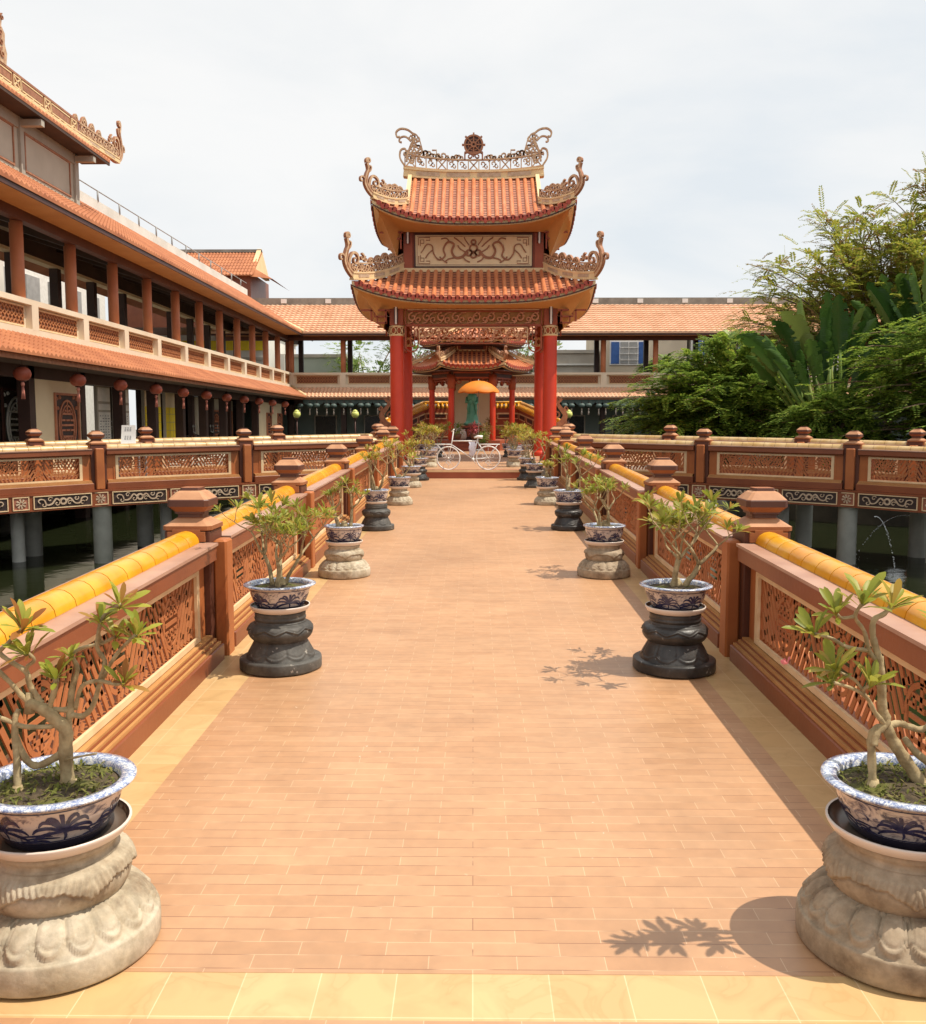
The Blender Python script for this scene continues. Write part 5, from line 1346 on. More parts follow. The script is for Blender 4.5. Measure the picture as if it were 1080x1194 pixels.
# ------------------------------------------------------------------ the two-storey galleries
def tiled(b, A, B, inward, run, rise, sp=.22, rows=12, amp=.035, step=.03, mi=0):
    """rows of half-round tiles on a single pitch"""
    A, B = Vector(A), Vector(B); L = (B-A).length; e = (B-A)/L; n = Vector(inward).normalized()
    k = int(L/sp)*4; vs = []; nr = 0
    for j in range(rows):
        for t, up in ((j/rows, step), ((j+1)/rows, 0.0)):
            for i in range(k+1):
                p = A + e*(L*i/k) + n*(run*t); c = math.cos(2*PI*i/4)
                vs.append((p.x, p.y, A.z + rise*t + up + amp*c))
            nr += 1
    b.add(vs, [(j*(k+1)+i, j*(k+1)+i+1, (j+1)*(k+1)+i+1, (j+1)*(k+1)+i) for j in range(nr-1) for i in range(k)], mi, False)
    # butt ends at the eave
    o = len(vs)
    ev = [(A.x+e.x*L*i/k, A.y+e.y*L*i/k, A.z-.05) for i in range(k+1)]
    b.add(vs[:k+1]+ev, [(i, i+1, k+2+i, k+1+i) for i in range(k)], mi, False)

surf('lattice_brown', (.46,.19,.075), (.36,.13,.05), 4, .6)
surf('parapet_cream', (.78,.66,.50), (.70,.57,.42), .9, .75, .3)
surf('fret_red', (.48,.19,.10), (.38,.13,.07), 5, .6)
def lattice_mesh(W, H):
    b = MB()
    b.add([(-W/2,0,0),(W/2,0,0),(W/2,0,H),(-W/2,0,H)], [(0,1,2,3)], 0)
    F = lambda x, z, d: (x, d, z)
    n = int(W/.16)
    for i in range(n):
        x = -W/2+W*(i+.5)/n
        for j in range(3):
            z = H*(j+.5)/3; q = W/n*.42; h = H/3*.42
            b.ribbon([(x-q,z),(x,z+h),(x+q,z),(x,z-h),(x-q,z)], .03, F, -.025, -.001, 1)
    for pts in ([(-W/2+.02,.02),(W/2-.02,.02),(W/2-.02,H-.02),(-W/2+.02,H-.02),(-W/2+.02,.02)],): b.ribbon(pts, .04, F, -.03, -.001, 2)
    return b
def fret_window(root, name, loc, rz, W, H, dark=False):
    """carved panel with a round longevity character"""
    b = MB(); F = lambda x, z, d: (x, d, z); cx, cz = 0, H/2
    b.box(-W/2, W/2, 0, .03, 0, H, 0)
    b.ribbon([(-W/2,0),(W/2,0),(W/2,H),(-W/2,H),(-W/2,0)], .09, F, -.045, .0, 1)
    rx, rz_ = W*.36, H*.40
    E = lambda k: [(cx+rx*k*math.cos(2*PI*i/28), cz+rz_*k*math.sin(2*PI*i/28)) for i in range(29)]
    b.ribbon(E(1), .05, F, -.03, 0, 2); b.ribbon(E(.80), .035, F, -.03, 0, 2)
    for i, yy in enumerate((-.46,-.2,0,.2,.46)):
        hw = rx*.80*math.sqrt(1-yy*yy); z = cz+rz_*yy
        if i in (1, 3):
            for q in (-1, 0, 1): b.ribbon([(cx+q*hw*.66-hw*.24, z), (cx+q*hw*.66+hw*.24, z)], .05, F, -.03, 0, 2)
        else: b.ribbon([(cx-hw, z), (cx+hw, z)], .055, F, -.03, 0, 2)
    for s in (-1, 1):
        b.ribbon([(cx, cz+s*rz_*.95), (cx, cz+s*rz_*.5)], .05, F, -.03, 0, 2)
        for q in (-1, 1):
            b.ribbon([(cx+q*rx*.12, cz+s*rz_*.56), (cx+q*rx*.3, cz+s*rz_*.62), (cx+q*rx*.34, cz+s*rz_*.5)], .04, F, -.03, 0, 2)
            for (ax, az) in ((.43,.43),(.40,.28),(.30,.45)): b.ribbon(spiral(q*W*ax, cz+s*H*az, .06, .015, 0, 1.2*q*s, 8), .022, F, -.03, 0, 2)
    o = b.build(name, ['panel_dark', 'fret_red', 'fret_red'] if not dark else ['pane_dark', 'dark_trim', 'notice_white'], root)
    o.location = loc; o.rotation_euler = (0, 0, rz); return o

def gallery(root, xf, length, cols, backcols, tile, ridge_rise, run, rz, name):
    """xf(u, v, z): u along the front, v back from the column line (v<0 is towards the court)"""
    u0, u1 = length
    A = lambda v, z: (xf(u0, v, z), xf(u1, v, z))
    inw = Vector(xf(0,1,0))-Vector(xf(0,0,0))
    b = MB(); a, c = A(-1.25, 3.14); tiled(b, a, c, inw, 1.0, .56, rows=5)
    b.build('lower_roof', tile, root)
    b = MB(); a, c = A(-1.05, 6.78)
    if name == 'f': tiled(b, a, c, inw, run, ridge_rise, sp=.30, rows=14, amp=.018, step=.075)
    else: tiled(b, a, c, inw, run, ridge_rise, rows=16, step=.05)
    rf = b.build('roof', tile, root)
    def slab(nm, mat, v0, v1, z0, z1, ua=None, ub=None, par=root):
        b = MB(xf); b.box(u0 if ua is None else ua, u1 if ub is None else ub, v0, v1, z0, z1); return b.build(nm, mat, par)
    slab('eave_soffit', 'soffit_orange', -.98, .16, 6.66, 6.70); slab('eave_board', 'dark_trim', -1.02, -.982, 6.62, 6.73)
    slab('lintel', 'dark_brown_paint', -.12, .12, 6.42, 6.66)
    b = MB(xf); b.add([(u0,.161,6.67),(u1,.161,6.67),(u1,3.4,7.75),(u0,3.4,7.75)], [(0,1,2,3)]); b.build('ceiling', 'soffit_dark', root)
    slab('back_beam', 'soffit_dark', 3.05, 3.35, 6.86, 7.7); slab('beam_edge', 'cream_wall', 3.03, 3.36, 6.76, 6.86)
    slab('ridge_parapet', 'ridge_grey' if name == 'f' else 'pale_parapet', run-1.05, run-.85, 6.78+ridge_rise-.1, 6.78+ridge_rise+.42, par=rf)
    b = MB(); p0, p1 = xf(u0, run-.85, 6.78+ridge_rise), xf(u1, run-.85, 6.78+ridge_rise); q0, q1 = xf(u0, 2*run-1.4, 7.6), xf(u1, 2*run-1.4, 7.6); b.add([p0,p1,q1,q0], [(0,1,2,3)]); b.build('rear_pitch', tile, rf)
    slab('floor_slab', 'parapet_cream', -.22, 3.4, 3.42, 3.70); slab('lower_soffit', 'soffit_dark', -1.1, 3.4, 3.0, 3.04); slab('lower_bounce_strip', 'ornament_brown', -1.14, -1.02, 2.98, 3.10)  # last strip: brown colour stands in for bounce light along the soffit edge
    slab('lower_lintel', 'pillar_dark', -.1, .14, 2.70, 3.0)
    slab('balcony_wall', 'parapet_cream', -.10, -.02, 3.70, 4.52); slab('balcony_rail', 'parapet_cream', -.26, .0, 4.43, 4.56); slab('balcony_base', 'parapet_cream', -.26, -.102, 3.70, 3.86)
    proto = None
    sp = cols[1]-cols[0]
    for i, u in enumerate(cols):
        b = MB(xf); b.lathe([(.155,3.70),(.155,6.64)], 16, (u, .12, 0)); b.build('upper_column', 'gallery_column', root)
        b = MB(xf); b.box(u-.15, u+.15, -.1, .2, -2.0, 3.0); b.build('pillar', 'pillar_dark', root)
        b = MB(xf); b.box(u-.17, u+.17, -.262, -.09, 3.84, 4.45); b.build('balcony_post', 'parapet_cream', root)
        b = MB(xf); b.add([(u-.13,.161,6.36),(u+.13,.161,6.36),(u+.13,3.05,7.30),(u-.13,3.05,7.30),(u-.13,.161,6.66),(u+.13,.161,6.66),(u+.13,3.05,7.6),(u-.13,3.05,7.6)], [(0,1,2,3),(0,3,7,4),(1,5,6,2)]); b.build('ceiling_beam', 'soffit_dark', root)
    for u in backcols:
        b = MB(xf); b.box(u-.14, u+.14, 3.05, 3.33, 3.7, 6.76); b.build('back_column', 'pillar_dark', root)
    for i in range(len(cols)-1):
        if proto is None:
            lm = lattice_mesh(sp-.62, .50); proto = lm.build('balcony_panel', ['woven_panel','lattice_brown','cream_line'], root); o = proto
        else:
            o = proto.copy(); col.objects.link(o); o.parent = root
        o.location = xf(cols[i]+sp/2, -.112, 3.90); o.rotation_euler = (0,0,rz)
    return rf

GXL = -10.85
wl = empty('gallery_wing', (0,0,0), 'long two-storey gallery hung with red lanterns, running back along the water', 'gallery building')
colsL = [22.62+2.972*k for k in range(-4, 12)]
xfl = lambda u, v, z: (GXL-v, u, z)
rfL = gallery(wl, xfl, (8.0, 57.4), colsL, colsL[3:], 'wing_tile', 2.55, 4.0, PI/2, 'l')
wf = empty('gallery_wing', (0,0,0), 'two-storey gallery with teal ground floor closing the far side of the court', 'gallery building')
YF = 54.55
xff = lambda u, v, z: (u, YF+v, z)
colsF = [-10.64+3.035*k for k in range(0, 13)]
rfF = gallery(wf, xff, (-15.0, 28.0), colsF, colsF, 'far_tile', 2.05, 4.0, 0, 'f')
b = MB()
for k in range(14): b.box(-11.6+2.72*k-.17, -11.6+2.72*k+.17, YF+2.90, YF+2.949, 8.93, 9.18)
b.build('vent_block', 'white_paint', rfF)
b = MB(); b.tube([(-9.75,53.45,6.86),(-13.8,57.45,9.0)], .11, 6); b.tube([(-9.62,53.28,3.2),(-10.6,54.28,3.78)], .09, 6); b.build('valley_flashing', 'cream_relief', rfL)
# handrail along the near ridge
b = MB()
for k in range(14): y = 28.5+2.1*k; b.tube([(-13.8,y,9.72),(-13.8,y,10.12)], .035, 6)
b.tube([(-13.8,28.4,10.1),(-13.8,57.2,10.1)], .022, 6); b.build('ridge_handrail', 'metal_grey', rfL)
# ground floor walls
def wbox(root, nm, mat, x0, x1, y0, y1, z0, z1):
    b = MB(); b.box(x0, x1, y0, y1, z0, z1); return b.build(nm, mat, root)
wbox(wl, 'floor_slab', 'grey_wall', -16, -9.9, 6, 57, -.05, .28)
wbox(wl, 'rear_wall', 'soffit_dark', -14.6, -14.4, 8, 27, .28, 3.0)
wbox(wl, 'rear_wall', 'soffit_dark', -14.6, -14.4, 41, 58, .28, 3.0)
wbox(wl, 'infill_wall', 'cream_wall', -10.92, -10.78, colsL[4]+.15, colsL[5]-.15, .28, 2.70)
fret_window(wl, 'fret_window', (-10.775, 24.56, .75), PI/2, 1.40, 1.62)
wbox(wl, 'partition', 'brown_paint', -13.2, -13.0, 16, 25.4, .28, 3.0)
fret_window(wl, 'fret_window', (-11.6, 23.55, .70), PI/2, 1.5, 1.75, True)  # white strokes on dark stand in for daylight through the carving
wbox(wl, 'partition', 'pillar_dark', -11.75, -11.65, 22.3, 24.6, .28, 3.0)
wbox(wl, 'partition', 'grey_wall', -12.2, -12.1, colsL[10]+.2, colsL[12]+.3, .28, 2.75)
for y in (43.6, 45.6): fret_window(wl, 'fret_window', (-12.08, y, .6), PI/2, 1.5, 1.6)
wbox(wl, 'infill_wall', 'cream_wall', -10.92, -10.78, colsL[12]+.15, colsL[14]-.15, .28, 2.70)
for y in (48.9, 51.6): fret_window(wl, 'fret_window', (-10.775, y, .6), PI/2, 1.1, 1.55)
for (y0, y1) in ((28.0,29.0),(29.4,30.6)):
    o = wbox(wl, 'notice_board', 'grey_trim', -11.450, -11.350, y0, y1, .28, 2.75)
    b = MB()
    for (z0, z1) in ((.5,.72),(.80,1.02),(1.10,1.95),(2.02,2.2),(2.28,2.70)): b.box(-11.348, -11.330, y0+.06, y1-.06, z0, z1, 0)
    for j in range(9):
        for k in range(5):
            if rnd.random() < .8: b.box(-11.329, -11.324, y0+.12+k*.2, y0+.12+k*.2+rnd.uniform(.05,.14), 1.16+j*.083, 1.19+j*.083, 1)
    b.build('notice_sheet', ['notice_white', 'ink_grey'], o)
for (y0, y1) in ((32.0,33.7),(34.2,36.2)):
    o = wbox(wl, 'yellow_board', 'grey_trim', -11.450, -11.350, y0, y1, .28, 2.75)
    b = MB(); b.box(-11.348, -11.330, y0+.05, y1-.05, 1.05, 2.2, 0); b.box(-11.348, -11.330, y0+.05, y1-.05, 2.2, 2.75, 1)
    for z in (1.35, 1.65, 1.95): b.box(-11.329, -11.326, y0+.05, y1-.05, z, z+.012, 2)
    for k in range(1, 5): yy = y0+(y1-y0)*k/5; b.box(-11.329, -11.326, yy, yy+.012, 1.05, 2.2, 2)
    b.build('board_face', ['yellow_board', 'cream_wall', 'ink_grey'], o)
for u in colsL[5:12]: wbox(wl, 'door_post', 'pillar_dark', -11.9, -11.7, u+1.2, u+1.5, .28, 3.0)
# far ground floor
wbox(wf, 'ground_wall', 'teal_wall', -15, 28, YF+2.4, YF+2.6, .28, 3.0)
for k in range(12):
    x = colsF[k]+1.6
    wbox(wf, 'doorway', 'pane_dark', x-.62, x+.62, YF+2.34, YF+2.43, .28, 2.05)
    o = wbox(wf, 'door_frame', 'grey_wall', x-.70, x-.62, YF+2.32, YF+2.44, .28, 2.12)
    wbox(wf, 'door_frame', 'grey_wall', x+.62, x+.70, YF+2.32, YF+2.44, .28, 2.12); wbox(wf, 'door_frame', 'grey_wall', x-.62, x+.62, YF+2.32, YF+2.44, 2.05, 2.12)
b = MB()   # scalloped teal valance under the far eave
for i in range(90):
    x = -9.6+i*.40; F = lambda a, c, d: (x+a, 53.5+d, c)
    b.prism([(-.20,2.98),(.20,2.98),(.19,2.82),(.10,2.72),(0,2.68),(-.10,2.72),(-.19,2.82)], F, 0, .015)
b.build('valance', 'lantern_green', wf)

# raised hall on the near roof
hl = empty('raised_hall', (0,0,0), 'grey panelled upper hall with dragon ridge rising above the near gallery roof', 'hall')
HXX = -11.8; YE = 28.2
wbox(hl, 'wall', 'grey_wall', HXX-6, HXX, 4, YE, 7.3, 9.75)
b = MB()
for y in (YE-.22, YE-3.55, YE-6.9, YE-10.2, YE-13.5):
    b.box(HXX+.001, HXX+.07, y, y+.2, 7.6, 9.6, 0)
for y in (YE-3.35, YE-6.7, YE-10.0, YE-13.3):
    for (a0, a1, z0, z1) in ((y+.12,y+2.9,8.20,8.25),(y+.12,y+2.9,9.16,9.21),(y+.12,y+.17,8.25,9.16),(y+2.85,y+2.9,8.25,9.16)): b.box(HXX+.001, HXX+.03, a0, a1, z0, z1, 1)
    b.box(HXX+.0, HXX+.05, y, y+3.13, 9.21, 9.6, 0)
for s in (0,):
    b.box(HXX-6, HXX+.06, YE+.001, YE+.05, 7.4, 9.6, 0)
b.build('wall_panelling', ['grey_trim', 'ornament_brown'], hl)
for y in (YE-.15, YE-3.45, YE-6.8, YE-10.1): wbox(hl, 'eave_bracket', 'grey_trim', HXX+.07, HXX+.62, y-.08, y+.10, 9.28, 9.44)
wbox(hl, 'eave_board', 'soffit_dark', HXX+.601, HXX+.65, 4, YE+.95, 9.47, 9.60)
b = MB(); a, c = (HXX+.66, 4, 9.60), (HXX+.66, YE+.95, 9.60); tiled(b, a, c, (-1,0,0), .62, .42, sp=.20, rows=3)
o = b.build('roof', 'wing_tile', hl)
wbox(o, 'soffit', 'soffit_dark', HXX-.2, HXX+.60, 4, YE+.9, 9.50, 9.55); wbox(o, 'verge', 'wing_tile', HXX-6.0, HXX+.04, YE+.001, YE+.93, 9.56, 9.9)
b = MB(); xr = HXX+.06; F = lambda a, c, d: (xr+d, a, c)
b.box(xr-.08, xr+.08, 4, YE+.9, 9.98, 10.12, 0); b.box(xr-.05, xr+.05, 4, YE+.1, 10.12, 10.46, 1); b.box(xr-.07, xr+.07, 4, YE+.1, 10.46, 10.52, 2)
for k in range(9):
    y = YE-.3-1.7*k
    b.ribbon([(y-.18,10.16),(y+.18,10.16),(y+.18,10.43),(y-.18,10.43),(y-.18,10.16)], .04, F, .05, .07, 0)
    b.ribbon([(y-.14,10.19),(y+.14,10.40)], .04, F, .05, .065, 0); b.ribbon([(y+.14,10.19),(y-.14,10.40)], .04, F, .05, .065, 0)
    b.ribbon([(y-1.45,10.18),(y-.28,10.18),(y-.28,10.42),(y-1.45,10.42),(y-1.45,10.18)], .035, F, .05, .065, 0); b.ribbon([(y-1.40,10.30),(y-.33,10.30)], .16, F, .05, .055, 2)
for k in range(40):
    y = YE+.7-k*.4; b.ribbon(spiral(y, 10.02, .10, .03, PI/2, .9, 7), .03, F, .08, .10, 0)
b.build('ridge', ['cream_relief', 'brown_paint', 'ornament_brown'], o)
base = lambda s: (xr, YE-2.0+s, 9.98+.035*s)
dragon_ridge(o, base, 1.0, 5.2, 1.15, .14)
b = MB()
F = lambda a, c, d: (xr+.02+d, 23.6+a, c)
b.prism([(-.34,10.5),(.34,10.5),(.40,10.8),(.30,11.0),(.33,11.25),(.16,11.38),(.22,11.62),(.0,11.75),(-.20,11.60),(-.15,11.36),(-.33,11.25),(-.30,11.0),(-.40,10.8)], F, -.06, .06, 0, 1)
for (x, z, r, t) in ((.15,10.72,.14,1),(-.15,10.72,.14,-1),(.12,11.0,.11,1),(-.12,11.0,.11,-1),(.1,11.22,.09,1),(-.1,11.24,.09,-1),(.0,11.5,.10,1.2),(.2,11.6,.08,1),(-.2,11.62,.08,-1)): b.ribbon(spiral(x, z, r, .02, PI/2, t, 9), .035, F, -.085, .085, 1, 1)
b.build('ridge_finial', ['ornament_cream', 'ornament_brown'], o)
# tall corner roof further back
tr = empty('corner_tower', (0,0,0), 'small gabled tile roof showing above the bend of the two galleries', 'roofed tower')
wbox(tr, 'wall', 'brown_paint', -24, -14.8, 62.5, 68, 8, 11.6)
b = MB(); tiled(b, (-25,61.6,11.3), (-14.4,61.6,11.3), (0,1,0), 3.0, 2.0, rows=8); o = b.build('roof', 'wing_tile', tr)
b = MB(); b.prism([(62.4,11.7),(67,11.7),(64.6,13.5)], lambda a, c, d: (d, a, c), -14.8, -14.5); b.build('gable', 'cream_relief', tr)
b = MB(); b.add([(-14.6,62.3,11.9),(-13.1,61.4,11.0),(-13.1,67,11.0),(-14.6,67,11.9),(-14.6,61.6,11.2)], [(0,1,2,3),(4,1,0)]); b.build('side_roof', 'wing_tile', tr)
b = MB(); b.box(-25,-14.5,64.45,64.75,13.25,13.45); b.build('ridge', 'ridge_grey', tr)

# ------------------------------------------------------------------ lanterns
def lantern_parts(root, r, h, mats, n=16):
    b = MB(); b.lathe([(r*.35,-h*.5),(r*.62,-h*.44),(r*.88,-h*.26),(r,0),(r*.88,h*.26),(r*.62,h*.44),(r*.35,h*.5)], n, fn=lambda a, j, rr, z: (rr*(1+.035*math.cos(a*n/2*1.0)), z)); b.build('paper_globe', mats[0], root)
    b = MB(); b.lathe([(r*.36,-h*.58),(r*.38,-h*.5)], 12); b.build('lower_rim', mats[1], root)
    b = MB(); b.lathe([(r*.38,h*.5),(r*.36,h*.57)], 12); b.tube([(0,0,h*.56),(0,0,h*.5+.30)], .006, 4); b.build('upper_rim', mats[1], root)
    b = MB()
    b.lathe([(.03,-h*.58),(.045,-h*.58-.05),(.03,-h*.58-.10)], 8)
    for k in range(9):
        a = 2*PI*k/9; b.tube([(.02*math.cos(a),.02*math.sin(a),-h*.58-.09),(.04*math.cos(a),.04*math.sin(a),-h*.58-.38)], .006, 4)
    b.build('tassel', mats[2], root)
ly = [20.62,23.52,26.35,29.3,32.05,34.85,37.7,40.6,43.4,46.3,49.4]
p1 = None
for i, y in enumerate(ly):
    if i in (0, 2):
        r_ = empty('lantern', (-10.0, y, 2.68), '', 'lantern'); lantern_parts(r_, .195, .30, ('lantern_red','dark_trim','lantern_pink'))
        if i == 0: p1 = r_
        else: p2 = r_
    else: r_ = copy_tree(p2 if (i > 2 and i % 3 == 0) else p1)
    r_.location = (-10.0, y, 2.70-.008*i); r_.rotation_euler = (0,0,.4*i)
    tag(r_, 'red tasselled lantern under the near gallery eave, %s in the row from the nearest' % ORD[i], 'lantern', 'red lanterns along the water gallery')
r0 = empty('lantern', (0,0,0), '', 'lantern'); lantern_parts(r0, .19, .26, ('lantern_green','dark_trim','tassel'), 12)
for i in range(42):
    r_ = r0 if i == 0 else copy_tree(r0)
    r_.location = (-9.9+.485*i+(.07 if i % 2 else -.02), 53.15, 2.62+rnd.uniform(-.02,.02)); r_.rotation_euler = (0,0,i*.7)
    tag(r_, 'small dark green lantern with pale tassel in the row under the far gallery eave', 'lantern', 'green lanterns under the far gallery eave')
for i, (x, y) in enumerate(((-8.55,45.0),(-5.72,45.0),(4.6,45.0))):
    g = empty('garden_lamp', (x, y, .28), ['outermost yellow globe lamp, by the corner of the galleries','yellow globe lamp standing between the gallery corner and the gate','yellow globe lamp on the leafy garden side of the gate'][i], 'lamp', 'yellow globe garden lamps')
    b = MB(); b.tube([(0,0,0),(0,0,1.55)], .03, 8); b.lathe([(.1,0),(.1,.04),(.05,.08)], 12); b.lathe([(.04,1.5),(.09,1.56),(.09,1.6)], 12); b.build('pole', 'dark_trim', g)
    b = MB(); b.sphere((0,0,1.77), .19, 10, 6); b.build('globe', 'lamp_glass', g)
    b = MB(); b.lathe([(.13,1.90),(.10,1.96),(.02,2.0)], 10); b.build('top_cap', 'lamp_glass', g)

# table with a sign on the lantern-side bridge
zt = SL*18.6
tb = empty('table', (-6.95, 18.6, zt), 'small white-topped table on the curved bridge by the lantern gallery', 'table')
b = MB(); b.box(-.33,.33,-.25,.25,.71,.74); b.build('tabletop', 'white_paint', tb)
for x in (-.28,.28):
    for y in (-.2,.2): b = MB(); b.box(x-.02,x+.02,y-.02,y+.02,0,.71); b.build('leg', 'metal_grey', tb)
sg = empty('sign_board', (-6.95, 18.62, zt+.742), 'white notice card with two lines of lettering, propped on the small white table', 'sign')
b = MB(); F = lambda a, c, d: (a, d+c*.14, c)
b.prism([(-.15,0),(.15,0),(.14,.38),(-.14,.38)], F, 0, .012); b.build('card', 'white_paint', sg)
b = MB()
for zz in (.27, .10):
    for k in range(3):
        x = -.075+.05*k
        for (a0, c0, a1, c1) in ((x,zz,x+.035,zz),(x,zz+.03,x+.035,zz+.03),(x,zz+.06,x+.035,zz+.06),(x+.017,zz-.01,x+.017,zz+.07),(x+.003,zz-.01,x+.003,zz+.03)): b.ribbon([(a0,c0),(a1,c1)], .006, F, -.003, -.001)
b.build('lettering', 'ink_grey', sg)

# parked scooters under the gallery
sproto = None
for i, (y, a) in enumerate(((33.0,.2),(36.4,-.1),(38.0,.15),(40.6,.1),(42.0,-.1))):
    if sproto is None:
        s_ = empty('scooter', (0,0,0), '', 'scooter')
        for x in (-.58,.58):
            b = MB(); b.tube([(x+.24*math.cos(2*PI*k/20),0,.26+.24*math.sin(2*PI*k/20)) for k in range(21)], .05, 7, 0, True, False); b.lathe([(.16,-.03),(.16,.03)], 12, (x,0,.26)); b.build('wheel', 'pane_dark', s_)
        b = MB(); b.tube([(-.75,0,.62),(-.45,0,.66),(-.1,0,.55),(.05,0,.32),(.30,0,.32),(.42,0,.6),(.45,0,.85)], [.08,.14,.15,.11,.09,.14,.09], 10); b.build('body', 'dark_trim', s_)
        b = MB(); b.tube([(-.7,0,.76),(-.4,0,.80),(-.05,0,.76)], [.08,.13,.10], 8, flat=.6); b.build('seat', 'pane_dark', s_)
        b = MB(); b.tube([(.45,-.32,1.0),(.47,-.1,.95),(.47,.1,.95),(.45,.32,1.0)], .02, 6); b.tube([(.47,0,.8),(.58,0,.26)], .03, 6)
        for q in (-1,1): b.tube([(.45,q*.24,1.0),(.44,q*.30,1.18)], .008, 4); b.sphere((.44,q*.31,1.22), .06, 8, 6, sx=.5)
        b.build('handlebar', 'metal_grey', s_); sproto = s_
    else: s_ = copy_tree(sproto)
    s_.location = (-11.9, y, .28); s_.rotation_euler = (0,0,a)
    tag(s_, 'dark scooter parked under the lantern gallery, %s from the near end' % ORD[i], 'scooter', 'scooters parked under the gallery')

# ------------------------------------------------------------------ banks, far ground
b = MB()
b.prism([(-60,44),(5.6,44),(6.2,30),(7.2,26.6),(9.8,24.2),(14,21.5),(22,17),(60,8),(60,120),(-60,120)], lambda a, c, d: (a, c, d), .2, -2.1)
tag(b.build('bank_ground', 'bank_soil'), kind='structure')
b = MB(); b.box(-60, -16, -20, 44, -2.1, .2); tag(b.build('yard_ground', 'grey_wall'), kind='structure')
rg = random.Random(9)
for i in range(26):
    if i < 15:
        t = i/14; x = 6.3+t*13; y = 27.6-t*7.5+rg.uniform(-.5,.4)
    else: x = -11.6+rg.uniform(-.9,.7); y = 14+(i-15)*2.4+rg.uniform(-.6,.6)
    r = rg.uniform(.3,.65); b = MB(); ph = [rg.uniform(0,6) for _ in range(4)]
    b.lathe([(max(r*math.sin(PI*j/8),.001), -r*.7*math.cos(PI*j/8)) for j in range(9)], 12, fn=lambda a, j, rr, z: (rr*(1+.22*math.sin(2*a+ph[0]+j*.6)+.14*math.sin(3*a+ph[1]-j)), z*(1+.2*math.sin(a+ph[2]))), cap=False)
    o = b.build('boulder', 'rock'); o.location = (x, y, -1.0+rg.uniform(0,.35))
    tag(o, 'rough grey boulder at the dark water edge beneath the %s' % ('garden bushes' if i < 15 else 'lantern gallery'), 'boulder', 'boulders under the garden bushes' if i < 15 else 'boulders below the lantern gallery')
# thin jets of water
for i, (p0, dx, dy, h, fall) in enumerate((((7.15,16.5,-.05),.55,.3,.02,1.0),((8.1,17.2,-.1),-.75,.6,.03,.9),((5.75,17.6,-.1),-.28,-.1,.02,.75))):
    pts = []
    for k in range(15):
        t = k/14; pts.append((p0[0]+dx*t, p0[1]+dy*t, p0[2]+h*4*t*(1-t)-fall*t*t))
    b = MB(); b.tube(pts[:9], .008, 5)
    for k in range(46):
        t = rnd.uniform(.45,1); b.sphere((p0[0]+dx*t+rnd.gauss(0,.006), p0[1]+dy*t, p0[2]+h*4*t*(1-t)-fall*t*t+rnd.gauss(0,.008)), rnd.uniform(.005,.011), 5, 4)
    e = pts[-1]
    for k in range(16): b.sphere((e[0]+rnd.gauss(0,.13), e[1]+rnd.gauss(0,.12), e[2]+abs(rnd.gauss(0,.015))), rnd.uniform(.003,.007), 5, 3)
    tag(b.build('water_jet', 'water_jet'), ['arching water jet falling to the pond nearest the garden','water jet crossing the nearest one and leaning towards the gate','short water jet beside the main bridge post'][i], 'water jet', 'fountain jets under the curved bridge')

